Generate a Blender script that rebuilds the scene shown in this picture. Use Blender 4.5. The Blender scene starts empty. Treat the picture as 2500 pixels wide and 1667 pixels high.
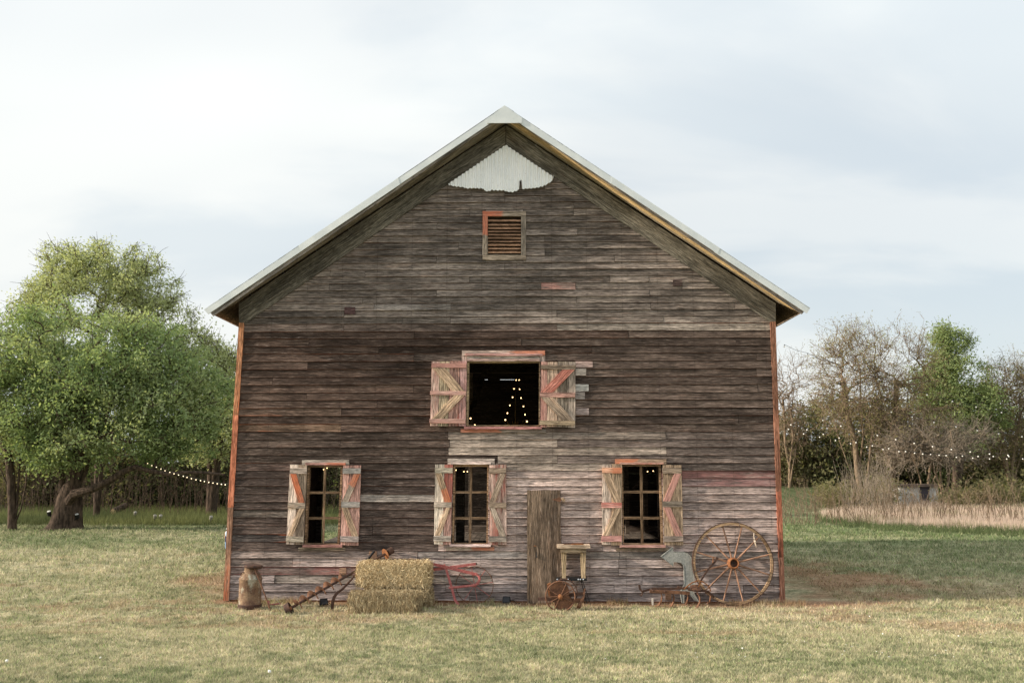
import bpy, bmesh, math, random
import numpy as np
from mathutils import Vector, Matrix
R_ = math.radians
random.seed(7)
rng = np.random.default_rng(11)
S = bpy.context.scene
COL = S.collection

# ------------------------------------------------------------------ camera
FPX, DCAM, HCAM = 2300.0, 15.5, 2.242
PITCH, YAW = R_(7.24), R_(1.37)
cam_d = bpy.data.cameras.new("camera"); cam = bpy.data.objects.new("camera", cam_d)
COL.objects.link(cam)
cam.location = (0, -DCAM, HCAM)
cam.rotation_euler = (math.pi/2 + PITCH, 0, YAW)
cam_d.sensor_width = 36; cam_d.lens = FPX/2500*36
cam_d.clip_start = .1; cam_d.clip_end = 3000
cam_d.dof.use_dof = True; cam_d.dof.focus_distance = 15.5; cam_d.dof.aperture_fstop = 3.5
S.camera = cam
CR = cam.rotation_euler.to_matrix()

# ------------------------------------------------------------------ light
SUN_E, SUN_AZ = R_(21), R_(8)
sun_dir = Vector((-math.cos(SUN_AZ)*math.cos(SUN_E), -math.sin(SUN_AZ)*math.cos(SUN_E), math.sin(SUN_E)))
sl = bpy.data.lights.new("sun", 'SUN'); sl.energy = 5.0; sl.angle = R_(.8); sl.color = (1, .88, .72)
so = bpy.data.objects.new("sun", sl); COL.objects.link(so)
so.rotation_euler = sun_dir.to_track_quat('Z', 'Y').to_euler(); so.location = (-20, -10, 20)
W = bpy.data.worlds.new("World"); S.world = W; W.use_nodes = True
nt = W.node_tree; nt.nodes.clear()
def N(nt, t, **kw):
    n = nt.nodes.new(t)
    for k, v in kw.items():
        if k.startswith('i_'):
            key = k[2:]
            n.inputs[int(key) if key.isdigit() else key.replace('_', ' ')].default_value = v
        else: setattr(n, k, v)
    return n
def L(nt, a, b): nt.links.new(a, b)
def mathn(nt, op, a, b=None, c=None, clamp=False):
    n = nt.nodes.new('ShaderNodeMath'); n.operation = op; n.use_clamp = clamp
    for i, v in enumerate((a, b, c)):
        if v is None: continue
        if isinstance(v, (int, float)): n.inputs[i].default_value = v
        else: L(nt, v, n.inputs[i])
    return n.outputs[0]
def mixc(nt, f, a, b, mode='MIX'):
    n = nt.nodes.new('ShaderNodeMix'); n.data_type = 'RGBA'; n.blend_type = mode
    for s, v in ((n.inputs[0], f), (n.inputs[6], a), (n.inputs[7], b)):
        if isinstance(v, (int, float)): s.default_value = v
        elif isinstance(v, (tuple, list)): s.default_value = tuple(v)+((1,) if len(v) == 3 else ())
        else: L(nt, v, s)
    return n.outputs[2]
def smap(nt, v, a, b, c=0., d=1.):
    n = nt.nodes.new('ShaderNodeMapRange'); n.interpolation_type = 'SMOOTHSTEP'
    L(nt, v, n.inputs[0])
    for i, x in enumerate((a, b, c, d)):
        if isinstance(x, (int, float)): n.inputs[i+1].default_value = x
        else: L(nt, x, n.inputs[i+1])
    return n.outputs[0]
sky = N(nt, 'ShaderNodeTexSky', sky_type='NISHITA', sun_disc=False, sun_elevation=SUN_E, sun_rotation=R_(262))
geo = N(nt, 'ShaderNodeTexCoord')
sep = N(nt, 'ShaderNodeSeparateXYZ'); L(nt, geo.outputs['Generated'], sep.inputs[0])
zz = mathn(nt, 'ADD', mathn(nt, 'MAXIMUM', sep.outputs[2], 0.0), .22)
cx = mathn(nt, 'DIVIDE', sep.outputs[0], zz); cy = mathn(nt, 'DIVIDE', sep.outputs[1], zz)
comb = N(nt, 'ShaderNodeCombineXYZ'); L(nt, cx, comb.inputs[0]); L(nt, cy, comb.inputs[1])
mp = N(nt, 'ShaderNodeMapping'); mp.inputs['Location'].default_value = (3.1, 1.7, 0); mp.inputs['Rotation'].default_value = (0, 0, .35)
mp.inputs['Scale'].default_value = (.55, 1.0, 1); L(nt, comb.outputs[0], mp.inputs[0])
n1 = N(nt, 'ShaderNodeTexNoise', i_Scale=1.5, i_Detail=6.0, i_Roughness=.5, i_Distortion=.4); L(nt, mp.outputs[0], n1.inputs[0])
n2 = N(nt, 'ShaderNodeTexNoise', i_Scale=.9, i_Detail=3.0, i_Roughness=.5); L(nt, mp.outputs[0], n2.inputs[0])
cov = smap(nt, n2.outputs[0], .30, .58, .76, 1.0)
brt = smap(nt, n1.outputs[0], .40, .58)
cl = mixc(nt, brt, (5.25, 5.68, 5.9), (6.40, 6.56, 6.45))
zg = mathn(nt, 'MULTIPLY_ADD', mathn(nt, 'POWER', mathn(nt, 'MAXIMUM', sep.outputs[2], 0.0), 2.0), .75, 1.0)
vm = N(nt, 'ShaderNodeVectorMath', operation='SCALE'); L(nt, cl, vm.inputs[0]); L(nt, zg, vm.inputs['Scale'])
skc = mixc(nt, cov, sky.outputs[0], vm.outputs[0])
bg = N(nt, 'ShaderNodeBackground', i_Strength=.1); L(nt, skc, bg.inputs[0])
wo = N(nt, 'ShaderNodeOutputWorld'); L(nt, bg.outputs[0], wo.inputs[0])
vs = S.view_settings
S.display_settings.display_device = 'sRGB'
vs.view_transform = 'Standard'; vs.look = 'None'; vs.gamma = 1; vs.use_curve_mapping = False; vs.exposure = 0.53

# ------------------------------------------------------------------ helpers
def ray(px, py):
    return (CR @ Vector(((px-1250)/FPX, (833.5-py)/FPX, -1))).normalized()
def P(px, py, Y=0.0):
    d = ray(px, py); t = (Y+DCAM)/d.y
    return Vector((0, -DCAM, HCAM)) + d*t
def sst(a, b, x):
    t = np.clip((np.asarray(x, float)-a)/(b-a), 0, 1); return t*t*(3-2*t)
def _hash(ix, iy, s):
    h = (ix.astype(np.int64)*374761393 + iy.astype(np.int64)*668265263 + s*1442695041) & 0xffffffff
    h = ((h ^ (h >> 13))*1274126177) & 0xffffffff
    return ((h ^ (h >> 16)) & 0xffff)/65535.0
def vnoise(x, y, s=0):
    x = np.asarray(x, float); y = np.asarray(y, float)
    ix = np.floor(x); iy = np.floor(y); fx = x-ix; fy = y-iy
    fx = fx*fx*(3-2*fx); fy = fy*fy*(3-2*fy)
    a = _hash(ix, iy, s); b = _hash(ix+1, iy, s); c = _hash(ix, iy+1, s); d = _hash(ix+1, iy+1, s)
    return (a*(1-fx)+b*fx)*(1-fy)+(c*(1-fx)+d*fx)*fy
def fbm(x, y, s=0, o=4):
    t = 0; a = .5; n = 0
    for i in range(o):
        t = t+a*vnoise(np.asarray(x)*2**i, np.asarray(y)*2**i, s+i); n += a; a *= .55
    return t/n
def terr(x, y):
    x = np.asarray(x, float); y = np.asarray(y, float)
    z = sst(-2.4, -4.4, y)*.11 + np.maximum(-2.4-y, 0)*.03
    z = z + sst(27, 52, y)*1.1*sst(-2, 12, x)
    z = z + (fbm(x*.35, y*.35, 5, 2)-.5)*.10*sst(.5, 2.5, np.abs(y)+np.maximum(np.abs(x)-5.3, 0))*sst(80, 40, np.abs(y))
    return z
def tz(x, y): return float(terr(x, y))
def G(px, py):
    d = ray(px, py); o = Vector((0, -DCAM, HCAM)); t = 6.0
    while t < 220:
        p = o+d*t
        if p.z <= tz(p.x, p.y): break
        t += .05
    p = o+d*t; p.z = tz(p.x, p.y); return p
def gY(py): return G(1250, py).y

ORG = {}
def tag(o, label=None, cat=None, group=None, kind=None):
    if label: o['label'] = label
    if cat: o['category'] = cat
    if group: o['group'] = group
    if kind: o['kind'] = kind
    return o
def thing(name, loc, label, cat, group=None):
    o = bpy.data.objects.new(name, None); COL.objects.link(o)
    o.empty_display_size = .2; o.location = loc; ORG[o] = Vector(loc)
    return tag(o, label, cat, group)
def link(name, me, mat, parent=None, org=None, rot=None):
    """verts of `me` already local to org (world point)."""
    o = bpy.data.objects.new(name, me); COL.objects.link(o)
    if mat is not None and not me.materials: me.materials.append(mat)
    org = Vector(org) if org is not None else Vector((0, 0, 0))
    if parent is not None:
        o.parent = parent; o.location = org-ORG[parent]
    else: o.location = org
    if rot is not None: o.rotation_euler = rot
    ORG[o] = org
    return o
class MB:
    def __init__(s): s.v = []; s.f = []
    def add(s, vs, fs):
        k = len(s.v); s.v += [Vector(v) for v in vs]; s.f += [tuple(i+k for i in f) for f in fs]; return s
    def prism(s, front, back):
        n = len(front)
        fs = [tuple(range(n)), tuple(reversed(range(n, 2*n)))]
        fs += [(i, i+n, (i+1) % n+n, (i+1) % n) for i in range(n)]
        return s.add(list(front)+list(back), fs)
    def box(s, a, b):
        (x0, y0, z0), (x1, y1, z1) = a, b
        return s.prism([(x0, y0, z0), (x1, y0, z0), (x1, y0, z1), (x0, y0, z1)], [(x0, y1, z0), (x1, y1, z0), (x1, y1, z1), (x0, y1, z1)])
    def tube(s, pts, r, n=8, cap=True, flat=1.0, closed=False):
        pts = [Vector(p) for p in pts]; m = len(pts)
        rs = r if isinstance(r, (list, tuple)) else [r]*m
        rings = []; prev = None
        for i, p in enumerate(pts):
            if closed: d = pts[(i+1) % m]-pts[i-1]
            else: d = pts[min(i+1, m-1)]-pts[max(i-1, 0)]
            d.normalize()
            if prev is None:
                ref = Vector((0, 1, 0)) if abs(d.y) < .9 else Vector((0, 0, 1))
                u = ref-d*ref.dot(d)
            else: u = prev-d*prev.dot(d)
            u.normalize(); prev = u; w = d.cross(u)
            rings.append([p+(u*math.cos(2*math.pi*k/n)*flat+w*math.sin(2*math.pi*k/n))*rs[i] for k in range(n)])
        fs = []
        for i in range(m if closed else m-1):
            j = (i+1) % m
            fs += [(i*n+k, i*n+(k+1) % n, j*n+(k+1) % n, j*n+k) for k in range(n)]
        if cap and not closed: fs += [tuple(reversed(range(n))), tuple((m-1)*n+k for k in range(n))]
        return s.add([v for rg in rings for v in rg], fs)
    def bar(s, pts, w, t, up=(0, 1, 0), closed=False):
        """rectangular section along pts: t along `up`, w across"""
        pts = [Vector(p) for p in pts]; m = len(pts); rings = []
        for i, p in enumerate(pts):
            if closed: d = pts[(i+1) % m]-pts[i-1]
            else: d = pts[min(i+1, m-1)]-pts[max(i-1, 0)]
            d.normalize(); u = Vector(up); u = (u-d*u.dot(d)).normalized(); q = d.cross(u)
            ww = w[i] if isinstance(w, (list, tuple)) else w
            rings.append([p+q*ww/2+u*t/2, p-q*ww/2+u*t/2, p-q*ww/2-u*t/2, p+q*ww/2-u*t/2])
        fs = []
        for i in range(m if closed else m-1):
            j = (i+1) % m
            fs += [(i*4+k, i*4+(k+1) % 4, j*4+(k+1) % 4, j*4+k) for k in range(4)]
        if not closed: fs += [(3, 2, 1, 0), ((m-1)*4, (m-1)*4+1, (m-1)*4+2, (m-1)*4+3)]
        return s.add([v for rg in rings for v in rg], fs)
    def lathe(s, prof, c, axis=(0, 0, 1), n=24):
        c = Vector(c); a = Vector(axis).normalized()
        u = a.cross(Vector((0, 1, 0)) if abs(a.y) < .9 else Vector((1, 0, 0))).normalized(); w = a.cross(u)
        vs = []; m = len(prof)
        for r, z in prof:
            for k in range(n):
                t = 2*math.pi*k/n
                vs.append(c+a*z+(u*math.cos(t)+w*math.sin(t))*max(r, 1e-4))
        fs = [(i*n+k, i*n+(k+1) % n, (i+1)*n+(k+1) % n, (i+1)*n+k) for i in range(m-1) for k in range(n)]
        fs += [tuple(reversed(range(n))), tuple((m-1)*n+k for k in range(n))]
        return s.add(vs, fs)
    def build(s, name, mat, parent=None, smooth=False, org=None):
        if org is None:
            org = sum(s.v, Vector())/len(s.v)
        me = bpy.data.meshes.new(name); me.from_pydata([v-Vector(org) for v in s.v], [], s.f)
        bm = bmesh.new(); bm.from_mesh(me); bmesh.ops.recalc_face_normals(bm, faces=bm.faces); bm.to_mesh(me); bm.free()
        if smooth:
            me.polygons.foreach_set('use_smooth', [True]*len(me.polygons))
            try: me.set_sharp_from_angle(angle=R_(38))
            except Exception: pass
        me.update()
        return link(name, me, mat, parent, org)
def np_mesh(name, V, F, cols=None):
    V = np.asarray(V, np.float32).reshape(-1, 3); F = np.asarray(F, np.int32); k = F.shape[1]
    me = bpy.data.meshes.new(name)
    me.vertices.add(len(V)); me.vertices.foreach_set('co', V.ravel())
    me.loops.add(F.size); me.loops.foreach_set('vertex_index', F.ravel())
    me.polygons.add(len(F)); me.polygons.foreach_set('loop_start', np.arange(0, F.size, k, dtype=np.int32))
    if cols is not None:
        a = me.color_attributes.new('Col', 'FLOAT_COLOR', 'POINT')
        c = np.ones((len(V), 4), np.float32); c[:, :3] = cols; a.data.foreach_set('color', c.ravel())
    me.update(calc_edges=True)
    return me

# ------------------------------------------------------------------ materials
def newmat(name):
    m = bpy.data.materials.new(name); m.use_nodes = True
    m.node_tree.nodes.clear(); return m, m.node_tree
def fin(nt, col, rough=.9, bump=None, bstr=.4, bdist=.01, metal=0.0, spec=.2):
    b = N(nt, 'ShaderNodeBsdfPrincipled'); o = N(nt, 'ShaderNodeOutputMaterial')
    if isinstance(col, (tuple, list)): b.inputs['Base Color'].default_value = tuple(col)+(1,)
    else: L(nt, col, b.inputs['Base Color'])
    for k, v in (('Roughness', rough), ('Metallic', metal)):
        if isinstance(v, (int, float)): b.inputs[k].default_value = v
        else: L(nt, v, b.inputs[k])
    b.inputs['Specular IOR Level'].default_value = spec
    if bump is not None:
        bn = N(nt, 'ShaderNodeBump', i_Strength=bstr, i_Distance=bdist); L(nt, bump, bn.inputs['Height']); L(nt, bn.outputs[0], b.inputs['Normal'])
    L(nt, b.outputs[0], o.inputs[0]); return b
def attr(nt, name, t='OBJECT'):
    a = N(nt, 'ShaderNodeAttribute', attribute_type=t, attribute_name=name); return a
def noise(nt, vec, scale, detail=4., rough=.55, vscale=None, dist=0.):
    if vscale is not None:
        m = N(nt, 'ShaderNodeMapping'); m.inputs['Scale'].default_value = vscale; L(nt, vec, m.inputs[0]); vec = m.outputs[0]
    n = N(nt, 'ShaderNodeTexNoise', i_Scale=scale, i_Detail=detail, i_Roughness=rough, i_Distortion=dist); L(nt, vec, n.inputs[0])
    return n.outputs[0]
def wood_mat(name, siding=False):
    """weathered timber; grain runs along local X; colour, paint colour and paint amounts come from the object's own properties"""
    m, nt = newmat(name)
    tc = N(nt, 'ShaderNodeTexCoord'); oi = N(nt, 'ShaderNodeObjectInfo')
    off = N(nt, 'ShaderNodeCombineXYZ')
    for i, k in enumerate((57., 31., 83.)): L(nt, mathn(nt, 'MULTIPLY', oi.outputs['Random'], k), off.inputs[i])
    va = N(nt, 'ShaderNodeVectorMath', operation='ADD'); L(nt, tc.outputs['Object'], va.inputs[0]); L(nt, off.outputs[0], va.inputs[1])
    v = va.outputs[0]
    warp = N(nt, 'ShaderNodeTexNoise', i_Scale=2.2, i_Detail=2.0); L(nt, v, warp.inputs[0])
    vw = N(nt, 'ShaderNodeVectorMath', operation='MULTIPLY_ADD'); L(nt, warp.outputs[1], vw.inputs[0])
    vw.inputs[1].default_value = (0, 0, .05); L(nt, v, vw.inputs[2]); v2 = vw.outputs[0]
    g1 = noise(nt, v2, 1.0, 5., .65, (2.0, 26, 75))
    g2 = noise(nt, v2, 1.0, 5., .7, (9., 60, 120))
    bl = noise(nt, v, 1.0, 3., .55, (1.3, 3, 3.2))
    base = attr(nt, 'wood').outputs[0]
    k1 = smap(nt, g1, .30, .70, .45, 1.65)
    k2 = smap(nt, g2, .35, .65, .45, 1.55)
    k3 = smap(nt, bl, .28, .72, .62, 1.4)
    k = mathn(nt, 'MULTIPLY', mathn(nt, 'MULTIPLY', k1, k2), k3)
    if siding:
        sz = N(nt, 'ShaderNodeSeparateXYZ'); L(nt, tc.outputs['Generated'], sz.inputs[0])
        k = mathn(nt, 'MULTIPLY', k, smap(nt, sz.outputs[2], .03, .16, 1.55, .95))  # lower lip lightened: weathered edge plus a painted lit line
    sc = N(nt, 'ShaderNodeVectorMath', operation='SCALE'); L(nt, base, sc.inputs[0]); L(nt, k, sc.inputs['Scale'])
    # silver fibres
    fib = smap(nt, mathn(nt, 'MULTIPLY', g1, smap(nt, g2, .35, .7, .6, 1.3)), .56, .86)
    c = mixc(nt, mathn(nt, 'MULTIPLY', fib, .5), sc.outputs[0], (.42, .365, .335))
    # brown heart where weather has not reached
    warm = smap(nt, noise(nt, v, 1.0, 4., .6, (2.0, 9, 16)), .55, .75, 0, .4)
    c = mixc(nt, warm, c, mixc(nt, .75, c, (1.15, .78, .58), 'MULTIPLY'))
    # paint
    sx = N(nt, 'ShaderNodeSeparateXYZ'); L(nt, tc.outputs['Generated'], sx.inputs[0])
    pa = attr(nt, 'paint_a').outputs['Fac']; pb = attr(nt, 'paint_b').outputs['Fac']
    t = smap(nt, sx.outputs[0], .25, .75)
    amt = mathn(nt, 'ADD', mathn(nt, 'MULTIPLY', pa, mathn(nt, 'SUBTRACT', 1.0, t)), mathn(nt, 'MULTIPLY', pb, t))
    if siding:
        up = smap(nt, sx.outputs[2], .74, .90, 0, .42); dn = smap(nt, sx.outputs[2], .10, .0, 0, .22)
        amt = mathn(nt, 'ADD', mathn(nt, 'ADD', amt, up), dn)
    pn = noise(nt, v2, 1.0, 6., .7, (3.5, 25, 60)); pn2 = noise(nt, v, 1.0, 3., .5, (2.5, 6, 9))
    f = mathn(nt, 'ADD', mathn(nt, 'MULTIPLY', pn, .6), mathn(nt, 'MULTIPLY', pn2, .4))
    th = mathn(nt, 'SUBTRACT', .92, mathn(nt, 'MULTIPLY', amt, .80))
    pm = smap(nt, f, th, mathn(nt, 'ADD', th, .12))
    pc = attr(nt, 'paint').outputs[0]
    c = mixc(nt, mathn(nt, 'MULTIPLY', pm, .85), c, mixc(nt, smap(nt, g2, .35, .65, .75, 0), pc, c))
    # dark cracks and nail heads
    cr = smap(nt, noise(nt, v2, 1.0, 3., .5, (1.3, 30, 95)), .36, .31)
    c = mixc(nt, mathn(nt, 'MULTIPLY', cr, .8), c, (.015, .012, .01))
    if siding:
        gp = N(nt, 'ShaderNodeNewGeometry'); sp = N(nt, 'ShaderNodeSeparateXYZ'); L(nt, gp.outputs['Position'], sp.inputs[0])
        mx = mathn(nt, 'ABSOLUTE', mathn(nt, 'SUBTRACT', mathn(nt, 'FRACT', mathn(nt, 'DIVIDE', sp.outputs[0], .585)), .5))
        near = smap(nt, mx, .035, .0)
        st = mathn(nt, 'MULTIPLY', near, smap(nt, noise(nt, v, 9.0, 3.), .35, .7))
        c = mixc(nt, mathn(nt, 'MULTIPLY', st, .30), c, (.03, .022, .02))
        nz = mathn(nt, 'MINIMUM', mathn(nt, 'ABSOLUTE', mathn(nt, 'SUBTRACT', sx.outputs[2], .22)), mathn(nt, 'ABSOLUTE', mathn(nt, 'SUBTRACT', sx.outputs[2], .72)))
        nail = mathn(nt, 'MULTIPLY', mathn(nt, 'LESS_THAN', mx, .008), mathn(nt, 'LESS_THAN', nz, .035))
        c = mixc(nt, mathn(nt, 'MULTIPLY', nail, .6), c, (.01, .008, .008))
        tz_ = mathn(nt, 'MULTIPLY', smap(nt, sx.outputs[2], .80, .90), smap(nt, pn2, .3, .6, .35, .85)); c = mixc(nt, tz_, c, (.085, .034, .024))  # dark red band under the lap: weathered paint plus painted lap shadow
    h = mathn(nt, 'ADD', mathn(nt, 'MULTIPLY', g1, .6), mathn(nt, 'ADD', mathn(nt, 'MULTIPLY', g2, .4), mathn(nt, 'MULTIPLY', cr, -.8)))
    fin(nt, c, .93, h, .75, .006, spec=.12)
    return m
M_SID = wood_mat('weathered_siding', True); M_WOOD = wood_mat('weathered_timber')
RED = (.40, .075, .05); PINK = (.50, .24, .21); ORG_ = (.62, .17, .075); DRED = (.22, .045, .04); BARE = (.42, .30, .17)
def wood(o, c, paint=PINK, a=0., b=None, j=.12):
    s = 1+random.uniform(-j, j)
    o['wood'] = [float(x*s) for x in c]; o['paint'] = [float(x) for x in paint]
    o['paint_a'] = float(a); o['paint_b'] = float(a if b is None else b)
    return o
def rust_mat(name, c1, c2, metal=.0, scale=14, patch=None, pamt=.5, rough=.85):
    m, nt = newmat(name); tc = N(nt, 'ShaderNodeTexCoord'); v = tc.outputs['Object']
    a = noise(nt, v, scale, 6., .7); b = noise(nt, v, scale*6, 4., .6)
    c = mixc(nt, smap(nt, a, .35, .65), c1, c2)
    c = mixc(nt, smap(nt, b, .35, .7, 0, .5), c, tuple(x*.35 for x in c1))
    if patch:
        p = noise(nt, v, scale*.45, 7., .72, (1, 1, .6))
        c = mixc(nt, smap(nt, p, 1-pamt, 1-pamt+.1), c, mixc(nt, smap(nt, b, .3, .7), patch, tuple(x*.6 for x in patch)))
    fin(nt, c, rough, b, .5, .003, metal, .3); return m
M_RUST = rust_mat('rusty_iron', (.11, .055, .035), (.24, .115, .065))
M_RUSTD = rust_mat('dark_rusted_iron', (.055, .032, .026), (.12, .062, .042))
M_RUSTO = rust_mat('orange_rust', (.22, .085, .035), (.36, .155, .065))
M_CAN = rust_mat('rusted_can', (.15, .085, .055), (.30, .20, .12), scale=9, patch=(.46, .43, .34), pamt=.47)
M_REDI = rust_mat('red_painted_iron', (.40, .10, .095), (.52, .18, .16), scale=11, patch=(.15, .07, .05), pamt=.40, rough=.6)
M_GALV = rust_mat('galvanised_sheet', (.23, .235, .22), (.33, .33, .305), scale=7, patch=(.30, .27, .22), pamt=.40, rough=.6)
M_BLK = rust_mat('black_metal', (.008, .008, .009), (.018, .018, .02), rough=.6)
M_CHROME = rust_mat('bright_clamp', (.6, .62, .65), (.7, .7, .72), metal=.7, rough=.3)
def roof_mat():
    m, nt = newmat('pale_roof_metal'); tc = N(nt, 'ShaderNodeTexCoord')
    a = noise(nt, tc.outputs['Object'], 3., 5.); b = noise(nt, tc.outputs['Object'], 40., 4.)
    c = mixc(nt, smap(nt, a, .3, .7), (.54, .58, .60), (.66, .69, .70))
    c = mixc(nt, smap(nt, b, .6, .75, 0, .25), c, (.3, .3, .28)); fin(nt, c, .5, b, .1, .002, .15, .4); return m
M_ROOF = roof_mat()
def tin_mat():
    m, nt = newmat('corrugated_tin'); tc = N(nt, 'ShaderNodeTexCoord')
    a = noise(nt, tc.outputs['Object'], 5., 6., .65, (1, 1, .35)); b = noise(nt, tc.outputs['Object'], 60., 3.)
    c = mixc(nt, smap(nt, a, .3, .7), (.84, .86, .88), (.93, .94, .95))
    c = mixc(nt, smap(nt, b, .66, .72), c, (.2, .13, .1)); fin(nt, c, .55, a, .1, .004, .1, .4); return m
M_TIN = tin_mat()
def bark_mat(name, c1, c2):
    m, nt = newmat(name); tc = N(nt, 'ShaderNodeTexCoord')
    a = noise(nt, tc.outputs['Object'], 6., 6., .65, (2.2, 2.2, .6)); c = mixc(nt, smap(nt, a, .35, .65), c1, c2)
    fin(nt, c, .95, a, 1., .04, spec=.1); return m
M_BARK = bark_mat('dark_bark', (.035, .026, .02), (.12, .085, .065))
M_BARKG = bark_mat('grey_brown_twigs', (.15, .108, .072), (.29, .215, .15))
M_STEM = bark_mat('pale_dead_stems', (.20, .16, .12), (.40, .33, .26))
def leaf_mat(name, c1, c2, c3=None, trans=.42):
    m, nt = newmat(name); g = N(nt, 'ShaderNodeNewGeometry')
    c = mixc(nt, g.outputs['Random Per Island'], c1, c2)
    n = noise(nt, g.outputs['Position'], .55, 3.)
    if c3: c = mixc(nt, smap(nt, n, .45, .68, 0, .8), c, c3)
    d = N(nt, 'ShaderNodeBsdfDiffuse'); t = N(nt, 'ShaderNodeBsdfTranslucent'); mx = N(nt, 'ShaderNodeMixShader', i_0=trans)
    L(nt, c, d.inputs[0]); L(nt, mixc(nt, 1., c, (1.25, 1.2, .7), 'MULTIPLY'), t.inputs[0])
    L(nt, d.outputs[0], mx.inputs[1]); L(nt, t.outputs[0], mx.inputs[2])
    o = N(nt, 'ShaderNodeOutputMaterial'); L(nt, mx.outputs[0], o.inputs[0]); return m
M_LEAF = leaf_mat('fresh_green_leaves', (.16, .235, .11), (.34, .42, .21), (.39, .44, .25))
M_LEAFL = leaf_mat('light_yellow_green_leaves', (.29, .34, .18), (.50, .54, .32), (.44, .48, .29))
M_LEAFD = leaf_mat('dark_green_leaves', (.08, .11, .05), (.16, .195, .085), (.18, .165, .10))  # dark green of the scrub and undergrowth
M_LEAFB = leaf_mat('bright_green_leaves', (.19, .25, .11), (.29, .35, .17))
M_OLIVE = leaf_mat('olive_scrub', (.12, .125, .065), (.22, .21, .11), (.21, .165, .115))
M_BUD = leaf_mat('yellow_green_buds', (.22, .21, .09), (.34, .32, .15))
def col_mat(name, trans=0.0, fine=True, rough=1.0):
    m, nt = newmat(name); a = attr(nt, 'Col', 'GEOMETRY').outputs[0]; g = N(nt, 'ShaderNodeNewGeometry')
    c = a
    if fine:
        n = noise(nt, g.outputs['Position'], 22., 5., .7); n3 = noise(nt, g.outputs['Position'], 90., 3., .7)
        k = mathn(nt, 'MULTIPLY', smap(nt, n, .3, .7, .6, 1.35), smap(nt, n3, .3, .7, .75, 1.25))
        s = N(nt, 'ShaderNodeVectorMath', operation='SCALE'); L(nt, c, s.inputs[0]); L(nt, k, s.inputs['Scale'])
        fin(nt, s.outputs[0], 1., n, .6, .03, spec=.05)
    else:
        d = N(nt, 'ShaderNodeBsdfDiffuse'); t = N(nt, 'ShaderNodeBsdfTranslucent'); mx = N(nt, 'ShaderNodeMixShader', i_0=trans)
        L(nt, c, d.inputs[0]); L(nt, c, t.inputs[0]); L(nt, d.outputs[0], mx.inputs[1]); L(nt, t.outputs[0], mx.inputs[2])
        o = N(nt, 'ShaderNodeOutputMaterial'); L(nt, mx.outputs[0], o.inputs[0])
    return m
M_GND = col_mat('lawn_and_soil'); M_BLADE = col_mat('grass_blades', .3, False)
def plain(name, c, rough=.7, emit=None, es=1.0):
    m, nt = newmat(name); b = fin(nt, c, rough)
    if emit: b.inputs['Emission Color'].default_value = tuple(emit)+(1,); b.inputs['Emission Strength'].default_value = es
    return m
M_BULB = plain('frosted_bulb_glass', (.80, .76, .70), .25, (1, .88, .72), .08)
M_LIT = plain('lit_bulb', (.9, .8, .6), .3, (1, .62, .28), 4.0)
M_LITS = plain('lit_small_bulb', (.9, .8, .6), .3, (1, .80, .5), 1.6)

# ------------------------------------------------------------------ ground
def axis(lo, hi, step, far, ratio=1.18):
    a = list(np.arange(lo, hi+1e-6, step)); s = step; x = a[-1]
    while x < far: s *= ratio; x += s; a.append(x)
    s = step; x = a[0]; b = []
    while x > -far: s *= ratio; x -= s; b.append(x)
    return np.array(b[::-1]+a)
def soil_amt(x, y):
    n = fbm(x*1.3, y*1.3, 40, 4); n2 = fbm(x*4, y*4, 50, 3)
    right = .85*sst(1.0, .3, np.sqrt(((x-5.6)/1.9)**2+((y-2.6)/4.0)**2)+(n-.5)*1.5)
    rb = sst(1., .5, np.sqrt(((x-7.6)/2.6)**2+((y-1.2)/2.0)**2)+(n-.5)*1.3)*.3
    front = sst(-.75, -.12, y+(n-.5)*1.0)*sst(.6, .1, y)*sst(5.6, 4.9, np.abs(x))*(.55+.45*sst(.40, .56, n+.12*(np.abs(x+.8) < 3.2)))
    left = sst(1., .4, np.sqrt(((x+5.6)/1.1)**2+((y-3.)/3.)**2)+(n-.5)*1.6)*.7
    nearL = sst(1., .3, np.sqrt(((x+5.2)/4.5)**2+((y+1.2)/1.6)**2)+(n-.5)*1.4)*.5*sst(.45, .6, n2)
    spots = sst(.62, .70, fbm(x*.9, y*1.6, 60, 4))*.5*sst(-5, -2.5, y)*sst(12, 3, y)
    rf = sst(.52, .70, fbm(x*2.1, y*3.0, 66, 4))*.55*sst(2.2, 4., x)*sst(-3.2, -1.6, y)*sst(1, -.4, y)
    return np.clip(np.maximum.reduce([right, rb, front, left, nearL, spots, rf]), 0, 1)
def lawn_col(x, y):
    big = fbm(x*.30, y*.45, 1, 3); med = fbm(x*1.1, y*1.7, 9, 4); sm = fbm(x*9, y*13, 20, 3)
    dry = .54+(big-.5)*.7+(med-.5)*.85+(sm-.5)*1.3
    dry = dry + .22*sst(-6.5, 0, x)*sst(6.5, 2, x)*sst(-3.2, -1., y)*sst(1, 0, y)
    dry = dry - .38*sst(4, 12, y) - .25*sst(1, 5, y)*sst(4, 7, x) - .10*sst(-3.0, -4.6, y)  # greener far off, partly tree shade put into the colour
    dry = np.clip(dry, 0, 1)[..., None]
    green = np.array([.25, .275, .15]); straw = np.array([.60, .52, .365]); deep = np.array([.12, .165, .07])
    g2 = sst(5, 15, y)[..., None]; green = green*(1-g2*.6)+deep*g2*.6
    c = green*(1-dry)+straw*dry
    c = c*(.66+.68*sm)[..., None]*(1-.35*sst(24, 34, y))[..., None]  # far lawn darkened: shade by the wood put into its colour
    s = soil_amt(x, y)[..., None]; soil = np.array([.36, .19, .12])*(.75+.5*med)[..., None]
    return c*(1-s*.8)+soil*s*.8
gx = axis(-17, 17, .085, 900); gy = axis(-8, 22, .085, 900)
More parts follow.
